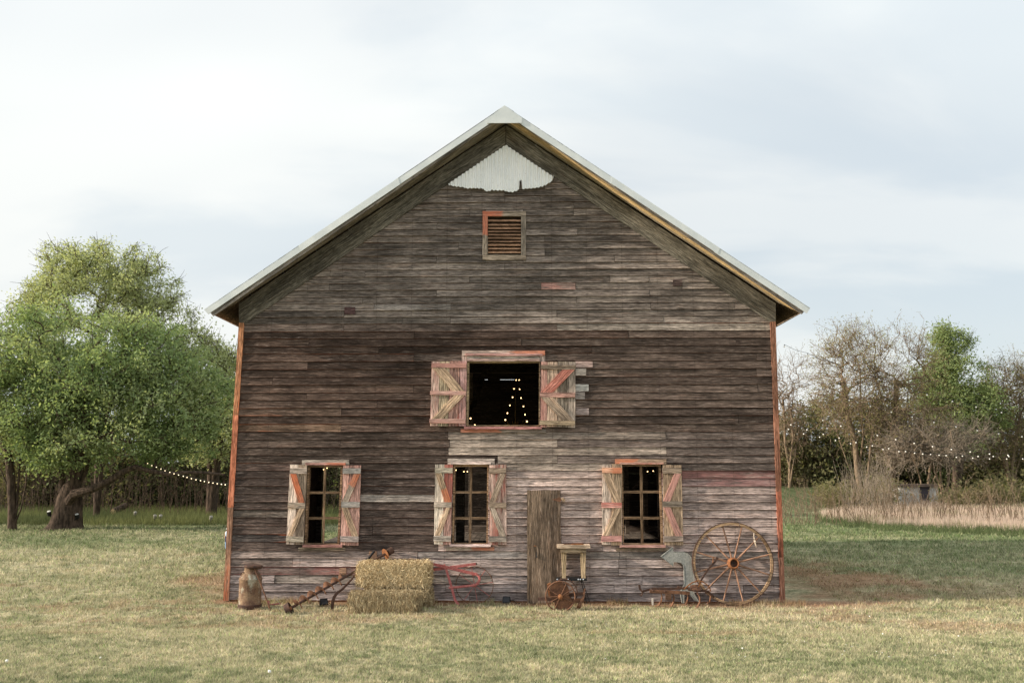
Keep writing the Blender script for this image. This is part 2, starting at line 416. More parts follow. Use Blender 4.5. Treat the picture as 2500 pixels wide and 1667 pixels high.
XX, YY = np.meshgrid(gx, gy); nx, ny = len(gx), len(gy)
V = np.stack([XX, YY, terr(XX, YY)], -1).reshape(-1, 3)
idx = np.arange(nx*ny).reshape(ny, nx)
F = np.stack([idx[:-1, :-1], idx[:-1, 1:], idx[1:, 1:], idx[1:, :-1]], -1).reshape(-1, 4)
gcol = lawn_col(XX, YY).reshape(-1, 3)*np.array([.74, .74, .70])
gm = np_mesh('ground', V, F, gcol); gm.polygons.foreach_set('use_smooth', np.ones(len(F), bool))
tag(link('ground', gm, M_GND), kind='structure')

def blades(n, xs, ys, hgt, wid, colf, lean=.6, zoff=0., hvar=.5):
    """n single-triangle blades at xs, ys"""
    z = terr(xs, ys)+zoff
    a = rng.uniform(0, 2*np.pi, n); h = hgt*rng.uniform(1-hvar, 1+hvar, n); w = wid*rng.uniform(.6, 1.3, n)
    la = rng.uniform(0, 2*np.pi, n); ll = h*lean*rng.uniform(.1, 1., n)
    b0 = np.stack([xs-np.cos(a)*w/2, ys-np.sin(a)*w/2, z], -1); b1 = np.stack([xs+np.cos(a)*w/2, ys+np.sin(a)*w/2, z], -1)
    tip = np.stack([xs+np.cos(la)*ll, ys+np.sin(la)*ll, z+h], -1)
    V = np.stack([b0, b1, tip], 1).reshape(-1, 3); F = np.arange(3*n).reshape(n, 3)
    c = colf(xs, ys); c = np.repeat(c, 3, 0)
    return V, F, c
def clump_xy(nt_, per, x0, x1, y0, y1, spread):
    """tuft centres with uniform density on screen-ish (denser nearer the camera)"""
    u = rng.uniform(0, 1, nt_); ya = y0+DCAM; yb = y1+DCAM
    d = ya*yb/(yb-u*(yb-ya)); y = d-DCAM; x = rng.uniform(x0, x1, nt_)*d/ (DCAM)
    keep = (np.abs(x-0) < 5.0) & (y > -.02) & (y < 9.8)
    x = x[~keep]; y = y[~keep]
    m = len(x); X = np.repeat(x, per)+rng.normal(0, spread, m*per)*np.repeat(d[~keep]/14, per); Y = np.repeat(y, per)+rng.normal(0, spread, m*per)*np.repeat(d[~keep]/14, per)
    return X, Y, m*per, np.repeat(d[~keep], per)
def bcol(x, y):
    c = lawn_col(x, y); n = len(x); r = rng.uniform(0, 1, n)[:, None]
    t = rng.uniform(.5, 1.42, n)[:, None]
    pale = np.array([.60, .55, .36]); c = c*t
    c = np.where(r > .84, c*.45+pale*.5, c); c = np.where(r < .12, c*np.array([.7, .95, .6]), c)
    return np.clip(c, .01, .8)
X, Y, n, d = clump_xy(68000, 8, -9.6, 9.3, -7.7, 21, .035)
s = soil_amt(X, Y); k = rng.uniform(0, 1, n) > s*.88; X = X[k]; Y = Y[k]; d = d[k]; n = len(X)
hh = (.026+.022*fbm(X*.9, Y*.9, 77, 3))*np.clip(d/13, .8, 1.8)
V, F, c = blades(n, X, Y, hh, .0095*np.clip(d/12, .8, 2.6), bcol, 1.2)
nf = 7500; xf = rng.uniform(-5.2, 5.2, nf); yf = -rng.uniform(0, 1, nf)**2*.28-.045; kf = fbm(xf*2.2, yf, 300, 2) > .58; xf = xf[kf]; yf = yf[kf]
Vf, Ff, cf = blades(len(xf), xf, yf, .075, .008, lambda x, y: np.clip(bcol(x, y)*.9+np.array([.06, .05, .02]), .02, .7), .7, hvar=.7)
F = np.concatenate([F, Ff+len(V)]); V = np.concatenate([V, Vf]); c = np.concatenate([c, cf])
tag(link('lawn_grass', np_mesh('lawn_grass', V, F, c), M_BLADE), 'short mown lawn of mixed straw and green grass', 'grass', kind='stuff')

# ------------------------------------------------------------------ barn
barn = thing('barn', (0, 4.8, 0), 'large weathered timber barn with white metal roof and faded red shutters', 'barn')
YB, YR = 9.7, .0
ROWS = [400, 417, 433, 449, 465, 481, 496.5, 513, 529, 545, 561, 577, 593, 609.5, 626, 643, 659.5, 676, 692, 708.5, 725, 741, 758, 774, 790.5,
        809, 826.5, 845, 863, 882, 901, 920, 939, 958, 976, 995.5, 1014.5, 1034, 1053, 1072, 1091, 1110.5, 1129.5, 1147.5, 1166, 1185.5, 1205,
        1224, 1242.5, 1262, 1282, 1303, 1322.5, 1343, 1361.5, 1382.5, 1402, 1423, 1443, 1464]
JOINT = {465: [1151, 1232], 481: [1232, 1319], 496.5: [1401], 513: [1147, 1400], 545: [1067], 577: [1330], 593: [1120], 626: [1066, 1500], 643: [1232],
         659.5: [807, 892, 1321], 676: [1146, 1489, 1584], 692: [804, 1321, 1405, 1665], 708.5: [1066, 1585], 725: [886, 1407], 741: [914, 1101, 1588, 1794],
         758: [841, 1359], 774: [982, 1100, 1619], 790.5: [840, 1360], 809: [1012, 1534], 826.5: [755, 1273, 1796], 845: [925, 1445], 863: [1011, 1846],
         882: [752, 1447], 901: [1430, 1846], 920: [666], 939: [1010, 1437, 1849], 958: [749, 1428], 976: [921], 995.5: [834, 1438], 1014.5: [1360, 1802], 1034: [833],
         1053: [1094, 1625], 1072: [831, 1098, 1361], 1091: [1095, 1627], 1110.5: [1215, 1361], 1129.5: [847, 1210], 1147.5: [1210], 1166: [], 1343: [1020, 1512],
         1361.5: [715, 1510], 1382.5: [905, 1510], 1402: [671, 1201, 1567], 1423: [1088, 1499, 1814], 1443: [1146]}
# openings: four corner pixels TL TR BR BL
OPEN = {'w1': [(750, 1135), (837.5, 1135), (829, 1329), (742, 1329)], 'w2': [(1107, 1133), (1193, 1133), (1191, 1328), (1104, 1328)],
        'w3': [(1518, 1133), (1614, 1133), (1619, 1330), (1520, 1330)], 'up': [(1141, 882), (1317, 882), (1316, 1039), (1139, 1039)],
        'vent': [(1186, 523), (1277, 523), (1277, 627), (1186, 627)]}
OW = {k: [P(x, y, 0) for x, y in q] for k, q in OPEN.items()}
def open_x(q, z):
    def at(a, b):
        t = (z-b.z)/(a.z-b.z) if abs(a.z-b.z) > 1e-6 else 0; return b.x+(a.x-b.x)*t
    return at(q[0], q[3]), at(q[1], q[2])
TLc, BLc, TRc, BRc = P(592, 788), P(557, 1463), P(1880, 785), P(1905, 1470)
APX = P(1235, 345, 0)
def wall_x(z):
    def at(a, b): t = (z-b.z)/(a.z-b.z); return b.x+(a.x-b.x)*t
    ze = (TLc.z+TRc.z)/2
    if z <= ze: return at(TLc, BLc), at(TRc, BRc)
    return at(APX, Vector((TLc.x, 0, ze))), at(APX, Vector((TRc.x, 0, ze)))
def tone(x, y):
    """weathered colour of a board by where it sits (source pixels)"""
    if y < 790: c = (.152, .126, .111); a = .06; p = (.24, .08, .06)
    elif y < 1050:
        c = (.068, .046, .037) if x < 1350 else (.084, .062, .052); a = .22 if x < 900 else .12; p = (.26, .085, .045)
        if y < 812: c = (.14, .105, .09)
    elif y < 1135:
        c = (.082, .060, .050) if x < 1090 else ((.29, .235, .20) if x < 1400 else (.125, .098, .087)); a = .1; p = (.26, .09, .05)
    elif y < 1335:
        if x < 1050: c = (.080, .059, .051); a = .12; p = (.25, .08, .05)
        elif x < 1480: c = (.39, .30, .27); a = .25; p = (.42, .22, .20)
        else: c = (.32, .25, .23); a = .25; p = (.32, .15, .14)
    else:
        c = (.255, .20, .178) if x < 1050 else (.33, .265, .245); a = .13; p = (.36, .16, .14)
        if y > 1400: c = (.26, .215, .205)
    return c, p, a
SPECIAL = [  # x0,x1,row y, colour, paint, a, b
    (590, 834, 995.5, (.11, .075, .058), (.36, .14, .08), .50, .12), (590, 833, 1034, (.13, .085, .06), (.40, .15, .08), .48, .35), (1321, 1405, 692, (.22, .16, .14), PINK, .6, .5),
    (914, 1101, 741, (.19, .165, .15), DRED, 0, 0), (888, 1067, 1205, (.30, .26, .235), PINK, .2, .2), (1666, 1905, 1147.5, (.23, .16, .145), (.27, .11, .105), .75, .6),
    (1666, 1905, 1166, (.24, .17, .16), (.34, .17, .165), .5, .65), (560, 715, 1129.5, (.1, .07, .06), ORG_, .25, .1), (1512, 1905, 1343, (.21, .18, .165), PINK, .1, .1),
    (1380, 1512, 1361.5, (.13, .11, .10), DRED, 0, 0), (671, 1090, 1402, (.26, .22, .195), PINK, .2, .2), (560, 1020, 1382.5, (.19, .14, .125), (.30, .10, .09), .45, .65),
    (1360, 1880, 790.5, (.23, .195, .17), ORG_, .2, .3), (1020, 1300, 1343, (.30, .255, .235), PINK, .3, .2), (1094, 1290, 1053, (.26, .23, .20), DRED, 0, 0),
    (560, 750, 1242.5, (.085, .07, .06), RED, .25, .1), (560, 715, 1303, (.09, .075, .07), ORG_, .15, .5), (1380, 1480, 1443, (.2, .17, .165), DRED, .2, .4)]
ZROW = [P(900, y).z for y in ROWS]
nb = 0
def siding_board(x0, x1, z0, z1, xs_top, ypx, clipL=None, clipR=None, jit=True):
    """one clapboard from x0 to x1, z0 (bottom) to z1 (top); bottom edge proud"""
    global nb
    Ln = x1-x0
    if Ln < .03: return
    seg = max(1, int(Ln/.55)); tilt = random.uniform(-.0035, .0035) if jit else 0
    yb, yt = -.022-random.uniform(0, .014), -.008
    lap = .012
    ts = [i/seg for i in range(seg+1)]
    fr_b, fr_t, bk_b, bk_t = [], [], [], []
    o = Vector((x0, 0, z0)); m = MB()
    for t in ts:
        def X(z):
            a = x0 if clipL is None else clipL(z); b = x1 if clipR is None else clipR(z); return a+(b-a)*t
        w = random.uniform(-.0022, .0022); e = random.uniform(-.003, .003)
        zb = z0+w+tilt*(t-.5)*2; zt = z1+lap
        fr_b.append(Vector((X(zb), yb+e, zb))-o); fr_t.append(Vector((X(min(zt, z1)), yt, zt))-o)
        bk_b.append(Vector((X(zb), .0, zb))-o); bk_t.append(Vector((X(min(zt, z1)), .004, zt))-o)
    k = seg+1; vs = fr_b+fr_t+bk_b+bk_t; fs = []
    for i in range(seg):
        fs += [(i, i+1, k+i+1, k+i), (2*k+i+1, 2*k+i, 3*k+i, 3*k+i+1), (2*k+i, 2*k+i+1, i+1, i), (k+i, k+i+1, 3*k+i+1, 3*k+i)]
    fs += [(0, k, 3*k, 2*k), (k-1, 3*k-1, 4*k-1, 2*k-1)]
    me = bpy.data.meshes.new('siding_board'); me.from_pydata(vs, [], fs); me.update()
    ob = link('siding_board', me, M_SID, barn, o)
    cxp = 1305+((x0+x1)/2)*FPX/DCAM
    c, p, a = tone(cxp, ypx+5)
    a2 = max(0, a+random.uniform(-.12, .12)); b2 = max(0, a+random.uniform(-.12, .12))
    wood(ob, c, p, a2, b2, .34)
    for (sx0, sx1, sy, sc, sp_, sa, sb) in SPECIAL:
        if abs(sy-ypx) < 1 and sx0-30 < cxp < sx1+30: wood(ob, sc, sp_, sa, sb, .05)
    nb += 1
for i in range(len(ROWS)-1):
    z1, z0 = ZROW[i], ZROW[i+1]; y = ROWS[i]; zm = (z0+z1)/2
    xl, xr = wall_x(zm)
    if xr-xl < .1: continue
    js = JOINT.get(y)
    if js is None: js = sorted(random.sample(range(750, 1750, 20), random.choice([1, 1, 2])))
    cuts = [P(j, y+8).x for j in js]; cuts = [c for c in cuts if xl+.15 < c < xr-.15]
    xsn = [xl]+sorted(cuts)+[xr]
    segs = [(xsn[k], xsn[k+1]) for k in range(len(xsn)-1)]
    for (a, b) in segs:
        pieces = [(a, b, z0, z1)]
        for kx, q in OW.items():
            zt, zb = q[0].z, q[3].z
            if z0 >= zt-.004 or z1 <= zb+.004: continue
            out = []
            for (pa, pb, pz0, pz1) in pieces:
                lo, hi = open_x(q, min(max(zm, zb), zt))
                if pb <= lo or pa >= hi: out.append((pa, pb, pz0, pz1)); continue
                if pa < lo: out.append((pa, lo, pz0, pz1))
                if pb > hi: out.append((hi, pb, pz0, pz1))
                m0, m1 = max(pa, lo), min(pb, hi)
                if pz1 > zt+.012: out.append((m0, m1, zt, pz1))
                if pz0 < zb-.012: out.append((m0, m1, pz0, zb-.012))
            pieces = out
        for (pa, pb, pz0, pz1) in pieces:
            cl_ = (lambda z: wall_x(z)[0]) if pa == xl else None
            cr_ = (lambda z: wall_x(z)[1]) if pb == xr else None
            siding_board(pa+(0 if cl_ else .003), pb-(0 if cr_ else .003), pz0, pz1, None, y, cl_, cr_)
print('siding boards', nb)

# sheathing behind the boards, side walls, back wall (old boards laid as single parts)
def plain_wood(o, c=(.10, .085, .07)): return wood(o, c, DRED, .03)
def band_cells(zs, xrange, holes, y0, y1, m):
    for a, b in zip(zs[:-1], zs[1:]):
        zm = (a+b)/2; l, r = xrange(zm); iv = [(l, r)]
        for q in holes:
            if q[3].z < zm < q[0].z:
                lo, hi = open_x(q, zm); nv = []
                for (c, d) in iv:
                    if d <= lo or c >= hi: nv.append((c, d)); continue
                    if c < lo: nv.append((c, lo))
                    if d > hi: nv.append((hi, d))
                iv = nv
        for (c, d) in iv: m.box((c, y0, a), (d, y1, b))
zs = sorted(set([-.05]+[q[0].z for q in OW.values()]+[q[3].z for q in OW.values()]+list(np.linspace(.0, APX.z-.03, 60))))
zs = [z for i, z in enumerate(zs) if i == 0 or z-zs[i-1] > 1e-4]
m = MB(); band_cells(zs, lambda z: (wall_x(max(z, .0))[0]+.01, wall_x(max(z, .0))[1]-.01), list(OW.values()), .006, .03, m)
plain_wood(m.build('sheathing', M_WOOD, barn))
XL, XR = BLc.x+.06, BRc.x-.02
ZE = (TLc.z+TRc.z)/2
def side_wall(x, holes):
    for k in range(24):
        z0 = ZE/24*k; z1 = ZE/24*(k+1)-.002
        iv = [(.04, YB)]
        for (ya, yb, zz0, zz1) in holes:
            if zz0 < (z0+z1)/2 < zz1:
                iv = [(a, b) for (c, d) in iv for (a, b) in ((c, min(d, ya)), (max(c, yb), d)) if b > a]
        for (a, b) in iv:
            mm = MB(); s = .02 if x > 0 else -.02
            lean = (TRc.x-BRc.x if x > 0 else TLc.x-BLc.x)*(z0/ZE)
            mm.prism([(x+lean-s*.2, a, z0), (x+lean-s*.2, b, z0), (x+lean-s*.2, b, z1+.01), (x+lean-s*.2, a, z1+.01)],
                     [(x+lean+s, a, z0), (x+lean+s, b, z0), (x+lean+s*.4, b, z1), (x+lean+s*.4, a, z1)])
            o = mm.build('wall_board', M_WOOD, barn); wood(o, (.07, .05, .04), ORG_, .1, .05)
side_wall(XL, [(6.0, 9.55, .45, 3.4)]); side_wall(XR, [])
def back_x(z):
    if z < ZE: return XL, XR
    t = (z-ZE)/(APX.z+.25-ZE); return XL+(0-XL-.35)*t, XR+(0-XR-.35)*t
slit = [(P(1176, 926.5, YB).x, P(1191, 926.5, YB).x), (P(1221, 926.5, YB).x, P(1256, 926.5, YB).x)]
zsl = P(1200, 926.5, YB).z
zb_ = [0]
while zb_[-1] < APX.z-.1: zb_.append(zb_[-1]+.24)
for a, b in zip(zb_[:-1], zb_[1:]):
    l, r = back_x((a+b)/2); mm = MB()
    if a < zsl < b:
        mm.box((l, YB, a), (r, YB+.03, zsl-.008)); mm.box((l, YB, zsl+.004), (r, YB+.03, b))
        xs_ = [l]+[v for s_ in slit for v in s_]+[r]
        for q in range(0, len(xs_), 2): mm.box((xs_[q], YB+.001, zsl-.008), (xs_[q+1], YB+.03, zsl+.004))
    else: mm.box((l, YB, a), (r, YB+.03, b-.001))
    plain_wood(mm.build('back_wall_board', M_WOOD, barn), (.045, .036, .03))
# earth sill under the front wall
m = MB(); m.box((XL-.02, .0, -.2), (XR+.0, .25, P(1200, 1466).z+.03)); m.build('foundation', rust_mat('red_earth_sill', (.28, .13, .07), (.38, .2, .12)), barn)

# interior floor boards, posts, beams
ZF = .44
fx = XL+.1; k = 0
while fx < XR-.1:
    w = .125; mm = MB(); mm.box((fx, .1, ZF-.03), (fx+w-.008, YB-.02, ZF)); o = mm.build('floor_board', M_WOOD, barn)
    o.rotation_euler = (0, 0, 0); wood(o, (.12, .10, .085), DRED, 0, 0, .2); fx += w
mm = MB(); mm.box((XL, YB-.5, ZF), (XR, YB-.02, ZF+.13)); plain_wood(mm.build('floor_step', M_WOOD, barn), (.15, .12, .1))
def post(px, Y, w=.16):
    p = P(px, 1250, Y); mm = MB(); mm.box((p.x-w/2, Y-w/2, ZF), (p.x+w/2, Y+w/2, ZE)); plain_wood(mm.build('post', M_WOOD, barn), (.16, .13, .105))
post(1124, 4.5, .17); post(1531, 8.6, .10); post(1577, 8.9, .10); post(1612, 7.5, .12); post(1148, 8.8, .1); post(779, 5.8, .12)
for yy in (2.5, 5.0, 7.5):
    mm = MB(); mm.box((XL, yy-.08, ZE-.15), (XR, yy+.08, ZE+.05)); plain_wood(mm.build('tie_beam', M_WOOD, barn))
mm = MB(); mm.bar([P(1100, 1150, 6.5), P(1200, 860, 6.5)], .12, .1); plain_wood(mm.build('brace', M_WOOD, barn))
mm = MB(); mm.bar([P(1535, 1210, 9.2), P(1568, 1168, 9.2)], .08, .08); plain_wood(mm.build('brace', M_WOOD, barn))

# ---- planks given by pixel corners on a plane
def slab(name, q, yf, yb, parent, c, paint=PINK, a=0., b=None, grain='h', mat=None, jit=.25, top=None):
    q = [(x+random.uniform(-jit, jit), y+random.uniform(-jit, jit)) for x, y in q]
    f = [P(x, y, yf) for x, y in q]; bk = [Vector((v.x, yb, v.z)) for v in f]
    if top is not None:
        for i in (0, 1): f[i].y = top
    if grain == 'h': ax = (f[1]+f[2]-f[0]-f[3])
    else: ax = (f[0]+f[1]-f[2]-f[3])
    ax.y = 0; ax.normalize(); ang = math.atan2(ax.z, ax.x)
    org = sum(f+bk, Vector())/8
    Rm = Matrix.Rotation(-ang, 3, 'Y'); Ri = Rm.inverted()
    mm = MB(); mm.prism([Ri @ (v-org) for v in f], [Ri @ (v-org) for v in bk])
    me = bpy.data.meshes.new(name); me.from_pydata(mm.v, [], mm.f)
    bm = bmesh.new(); bm.from_mesh(me); bmesh.ops.recalc_face_normals(bm, faces=bm.faces); bm.to_mesh(me); bm.free()
    o = link(name, me, mat or M_WOOD, parent, org); o.rotation_euler = (0, -ang, 0)
    wood(o, c, paint, a, b, .08); return o
def R4(x0, y0, x1, y1): return [(x0, y0), (x1, y0), (x1, y1), (x0, y1)]
# corner boards
cb = (.40, .17, .10)
ys_c = [788, 900, 1010, 1120, 1235, 1350, 1463]
for i in range(len(ys_c)-1):
    def lx(y): t = (y-788)/(675); return 583-38*t-2*math.sin(t*3), 595.5-37*t-2*math.sin(t*3)
    y0, y1 = ys_c[i], ys_c[i+1]; a0, b0 = lx(y0); a1, b1 = lx(y1)
    if i % 2 == 0:
        y1 = ys_c[i+2] if i+2 < len(ys_c) else y1; a1, b1 = lx(y1)
        slab('corner_board', [(a0, y0), (b0, y0), (b1, y1+3), (a1, y1+3)], -.045, .03, barn, [(.42, .20, .11), (.46, .17, .10), (.27, .15, .10)][i//2], ORG_, .55, .35, 'v')
for (y0, y1, c) in ((785, 1010, (.27, .13, .085)), (1010, 1200, (.25, .115, .075)), (1200, 1360, (.33, .12, .075)), (1360, 1471, (.27, .13, .09))):
    def rx(y): t = (y-785)/686; return 1881+24*t, 1893.5+24*t
    a0, b0 = rx(y0); a1, b1 = rx(y1)
    slab('corner_board', [(a0, y0), (b0, y0), (b1, y1), (a1, y1)], -.045, .03, barn, c, ORG_, .30, .2, 'v')
# lower-right older patches beside the upper shutter
for (x0, y0, x1, y1, c) in ((1405, 882, 1447, 897, (.36, .26, .24)), (1405, 900, 1431, 916, (.36, .31, .28)), (1405, 938, 1437, 955, (.30, .29, .28)),
                            (1405, 957, 1428, 974, (.24, .21, .2)), (1405, 996, 1438, 1012, (.30, .24, .23))):
    slab('patch_board', R4(x0, y0, x1, y1), -.036, -.015, barn, c, DRED, .25)
for (x0, y0, x1, y1, c) in ((841, 750, 867, 767, (.06, .035, .035)), (1643, 682, 1665, 698, (.10, .07, .065)), (901, 1345, 920, 1362, (.26, .16, .11)),
                            (828, 1386, 845, 1402, (.26, .16, .11)), (1625, 1448, 1639, 1464, (.24, .14, .09))):
    slab('patch', R4(x0, y0, x1, y1), -.038, -.01, barn, c, ORG_, .1)
# ---- gable trim
def tri3(name, pts3, th, mat, c=None, paint=DRED, a=0.):
    """slab from 4 world points extruded by vector th"""
    ax = ((pts3[1]-pts3[0])+(pts3[2]-pts3[3])).normalized()
    up = (pts3[0]-pts3[3]); up = (up-ax*up.dot(ax)).normalized(); nrm = ax.cross(up)*-1
    Rm = Matrix((ax, ax.cross(up)*-1, up)).transposed()
    if Rm.determinant() < 0: Rm = Matrix((ax, ax.cross(up), up)).transposed()
    org = sum(pts3, Vector())/4; Ri = Rm.inverted()
    mm = MB(); mm.prism([Ri @ (p-org) for p in pts3], [Ri @ (p+Vector(th)-org) for p in pts3])
    me = bpy.data.meshes.new(name); me.from_pydata(mm.v, [], mm.f)
    bm = bmesh.new(); bm.from_mesh(me); bmesh.ops.recalc_face_normals(bm, faces=bm.faces); bm.to_mesh(me); bm.free()
    o = link(name, me, mat, barn, org); o.rotation_euler = Rm.to_euler()
    if c: wood(o, c, paint, a)
    return o
OV = -.42
def lerp(a, b, t): return a+(b-a)*t
Wf = (.115, .105, .088)
# frieze boards on the wall
tri3('frieze_board', [P(583, 745, -.04), P(1234.5, 306, -.04), P(1234.5, 352, -.04), P(600, 789, -.04)][:0] or
     [P(583, 741, -.04), P(1234.3, 306, -.04), P(1234.3, 353, -.04), P(583.5, 800, -.04)], (0, .035, 0), M_WOOD, Wf)
tri3('frieze_board', [P(1235.7, 306, -.04), P(1894, 741, -.04), P(1894, 795, -.04), P(1235.7, 353, -.04)], (0, .035, 0), M_WOOD, Wf)
# soffit boards (under the front overhang): from the frieze top out to the fascia foot
fl0, fl1 = P(520, 770, OV), P(1234.3, 279, OV); fr0, fr1 = P(1959, 766, OV), P(1235.7, 279, OV)
cl0, cl1 = P(575, 741, -.005), P(1234.3, 303, -.005); cr0, cr1 = P(1900, 739, -.005), P(1235.7, 303, -.005)
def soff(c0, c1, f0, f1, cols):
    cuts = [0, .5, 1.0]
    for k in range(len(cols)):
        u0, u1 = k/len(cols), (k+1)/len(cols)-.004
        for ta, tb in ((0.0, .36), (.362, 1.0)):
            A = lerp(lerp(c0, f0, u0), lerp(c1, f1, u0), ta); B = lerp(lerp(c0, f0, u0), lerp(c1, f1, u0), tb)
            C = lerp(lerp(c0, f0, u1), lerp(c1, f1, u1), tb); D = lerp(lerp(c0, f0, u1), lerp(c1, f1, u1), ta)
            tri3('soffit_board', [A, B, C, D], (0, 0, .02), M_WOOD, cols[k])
soff(cl0, cl1, fl0, fl1, [(.26, .23, .19), (.20, .175, .14)])
soff(cr0, cr1, fr0, fr1, [(.30, .25, .18), (.58, .42, .22), (.56, .41, .22)])  # outer gold boards carry painted sunlight besides their own tan
# fascia boards and metal rake trim
tri3('fascia_board', [P(512, 761, OV), P(1234.3, 268, OV), P(1234.3, 281, OV), P(520, 772, OV)], (0, .022, 0), M_WOOD, (.20, .18, .165))
tri3('fascia_board', [P(1235.7, 268, OV), P(1966, 757, OV), P(1958, 767, OV), P(1235.7, 281, OV)], (0, .022, 0), M_WOOD, (.16, .14, .125))
def metal(name, pts, th):
    mm = MB(); mm.prism(pts, [p+Vector(th) for p in pts]); return mm.build(name, M_ROOF, barn)
ML = [P(498, 756, OV-.03), P(1232, 258.5, OV-.03), P(1232, 278, OV-.03), P(508, 767, OV-.03)]
MR = [P(1232, 258.5, OV-.03), P(1978, 752, OV-.03), P(1970, 764, OV-.03), P(1232, 277, OV-.03)]
for A4 in (ML, MR):
    cu = [0, .31, .63, 1.0] if A4 is ML else [0, .36, .70, 1.0]
    for k in range(3):
        t0, t1 = cu[k], cu[k+1]+(.012 if k < 2 else 0); e = Vector((0, -.004*(k % 2), random.uniform(-.004, .004)))
        metal('rake_trim', [lerp(A4[0], A4[1], t0)+e, lerp(A4[0], A4[1], t1)+e, lerp(A4[3], A4[2], t1)+e*1.5, lerp(A4[3], A4[2], t0)+e*1.5], (0, .016, 0))
# roof slopes (metal sheet + deck), running back
def slope(A, B, name):
    """A eave, B ridge at the front; goes back to YB+.4"""
    L_ = (YB+.4)-A.y; nseg = 14
    mm = MB(); d = (B-A).normalized(); up = Vector((-d.z, 0, d.x)); up = up if up.z > 0 else -up
    for k in range(nseg*2):
        y0 = A.y+L_*k/(nseg*2); y1 = A.y+L_*(k+1)/(nseg*2); h = .012 if k % 2 else .0
        mm.prism([Vector((A.x, y0, A.z))+up*h, Vector((B.x, y0, B.z))+up*h, Vector((B.x, y0, B.z))-up*.01, Vector((A.x, y0, A.z))-up*.01],
                 [Vector((A.x, y1, A.z))+up*h, Vector((B.x, y1, B.z))+up*h, Vector((B.x, y1, B.z))-up*.01, Vector((A.x, y1, A.z))-up*.01])
    mm.build(name, M_ROOF, barn)
    dk = MB(); o_ = -up*.075
    for k in range(9):
        a_ = lerp(A, B, k/9+.004); b_ = lerp(A, B, (k+1)/9-.001)
        dk.prism([a_-up*.012+Vector((0, .05, 0)), b_-up*.012+Vector((0, .05, 0)), b_-up*.035+Vector((0, .05, 0)), a_-up*.035+Vector((0, .05, 0))],
                 [Vector((a_.x, YB+.38, a_.z))-up*.012, Vector((b_.x, YB+.38, b_.z))-up*.012, Vector((b_.x, YB+.38, b_.z))-up*.035, Vector((a_.x, YB+.38, a_.z))-up*.035])
    o = dk.build('roof_deck', M_WOOD, barn); wood(o, (.17, .12, .08), ORG_, .1)
slope(ML[0], ML[1], 'roof'); slope(MR[1], MR[0]+Vector((.001, 0, 0)), 'roof')
# eave soffits along the sides, visible from below
def eave(xw, A, zw, c):
    mm = MB(); z0 = A.z-.09
    mm.prism([Vector((A.x+(.12 if A.x < 0 else -.12), -.40, z0+.02)), Vector((xw, -.03, zw)), Vector((xw, -.03, zw+.02)), Vector((A.x+(.12 if A.x < 0 else -.12), -.40, z0+.04))],
             [Vector((A.x+(.12 if A.x < 0 else -.12), YB+.3, z0+.02)), Vector((xw, YB+.3, zw)), Vector((xw, YB+.3, zw+.02)), Vector((A.x+(.12 if A.x < 0 else -.12), YB+.3, z0+.04))])
    o = mm.build('eave_soffit', M_WOOD, barn); wood(o, c, ORG_, .1)
eave(P(583, 799).x, ML[0], P(583, 799).z, (.30, .17, .10)); eave(P(1894, 797).x, MR[1], P(1894, 797).z, (.10, .075, .055))
# ridge cap end
m = MB(); q = [(1232, 258), (1274.5, 288), (1274, 300.5), (1189, 301), (1188.5, 291)]
f = [P(x, y, OV-.05) for x, y in q]; m.prism(f, [v+Vector((0, .016, 0)) for v in f]); m.build('ridge_cap', M_ROOF, barn)
m = MB(); a = P(1232, 257.5, OV-.03); 
for s in (-1, 1):
    m.prism([a, a+Vector((s*.16, 0, -.108)), a+Vector((s*.16, 0, -.118)), a+Vector((0, 0, -.012))], [v+Vector((0, YB+.8, 0)) for v in (a, a+Vector((s*.16, 0, -.108)), a+Vector((s*.16, 0, -.118)), a+Vector((0, 0, -.012)))])
m.build('ridge_flashing', M_ROOF, barn)
# corrugated tin in the gable peak
xsn = np.linspace(1095, 1352, 171); vs = []; ragged = {}
def tin_top(x): return 357+(1235-x)*.6735 if x < 1235 else 357+(x-1235)*.668
def tin_bot(x):
    pts = [(1095, 452), (1112, 456), (1130, 457.5), (1140, 461), (1150, 460), (1182, 461), (1182.5, 466), (1192, 468), (1200, 465), (1230, 466), (1240, 469), (1252, 470), (1262, 466), (1270, 463), (1290, 461), (1312, 459), (1330, 454), (1342, 446), (1348, 443), (1352, 430)]
    for (a, b), (c, d) in zip(pts[:-1], pts[1:]):
        if a <= x <= c: return b+(d-b)*(x-a)/(c-a)
    return 430
T = []; Bt = []
for i, x in enumerate(xsn):
    w = .022*math.sin(i*2*math.pi/6.0); pull = random.uniform(-.8, .8)
    t = P(x, min(tin_top(x), tin_bot(x)-1)-3, -.062); b = P(x, tin_bot(x)+pull*.8, -.065)
    if 1268 < x < 1274: b = P(x, tin_bot(x)-22, -.065)
    t.y += w; b.y += w-.012; T.append(t); Bt.append(b)
m = MB(); n_ = len(T); mid = [lerp(T[i], Bt[i], .5) for i in range(n_)]
vs = T+mid+Bt+[v+Vector((0, .004, 0)) for v in T+mid+Bt]
fs = []
for i in range(n_-1):
    for r in range(2):
        a = r*n_+i; fs += [(a, a+1, a+n_+1, a+n_), (3*n_+a+1, 3*n_+a, 3*n_+a+n_, 3*n_+a+n_+1)]
    fs += [(2*n_+i, 2*n_+i+1, 5*n_+i+1, 5*n_+i)]
m.add(vs, fs); o = m.build('gable_tin_sheet', M_TIN, barn)

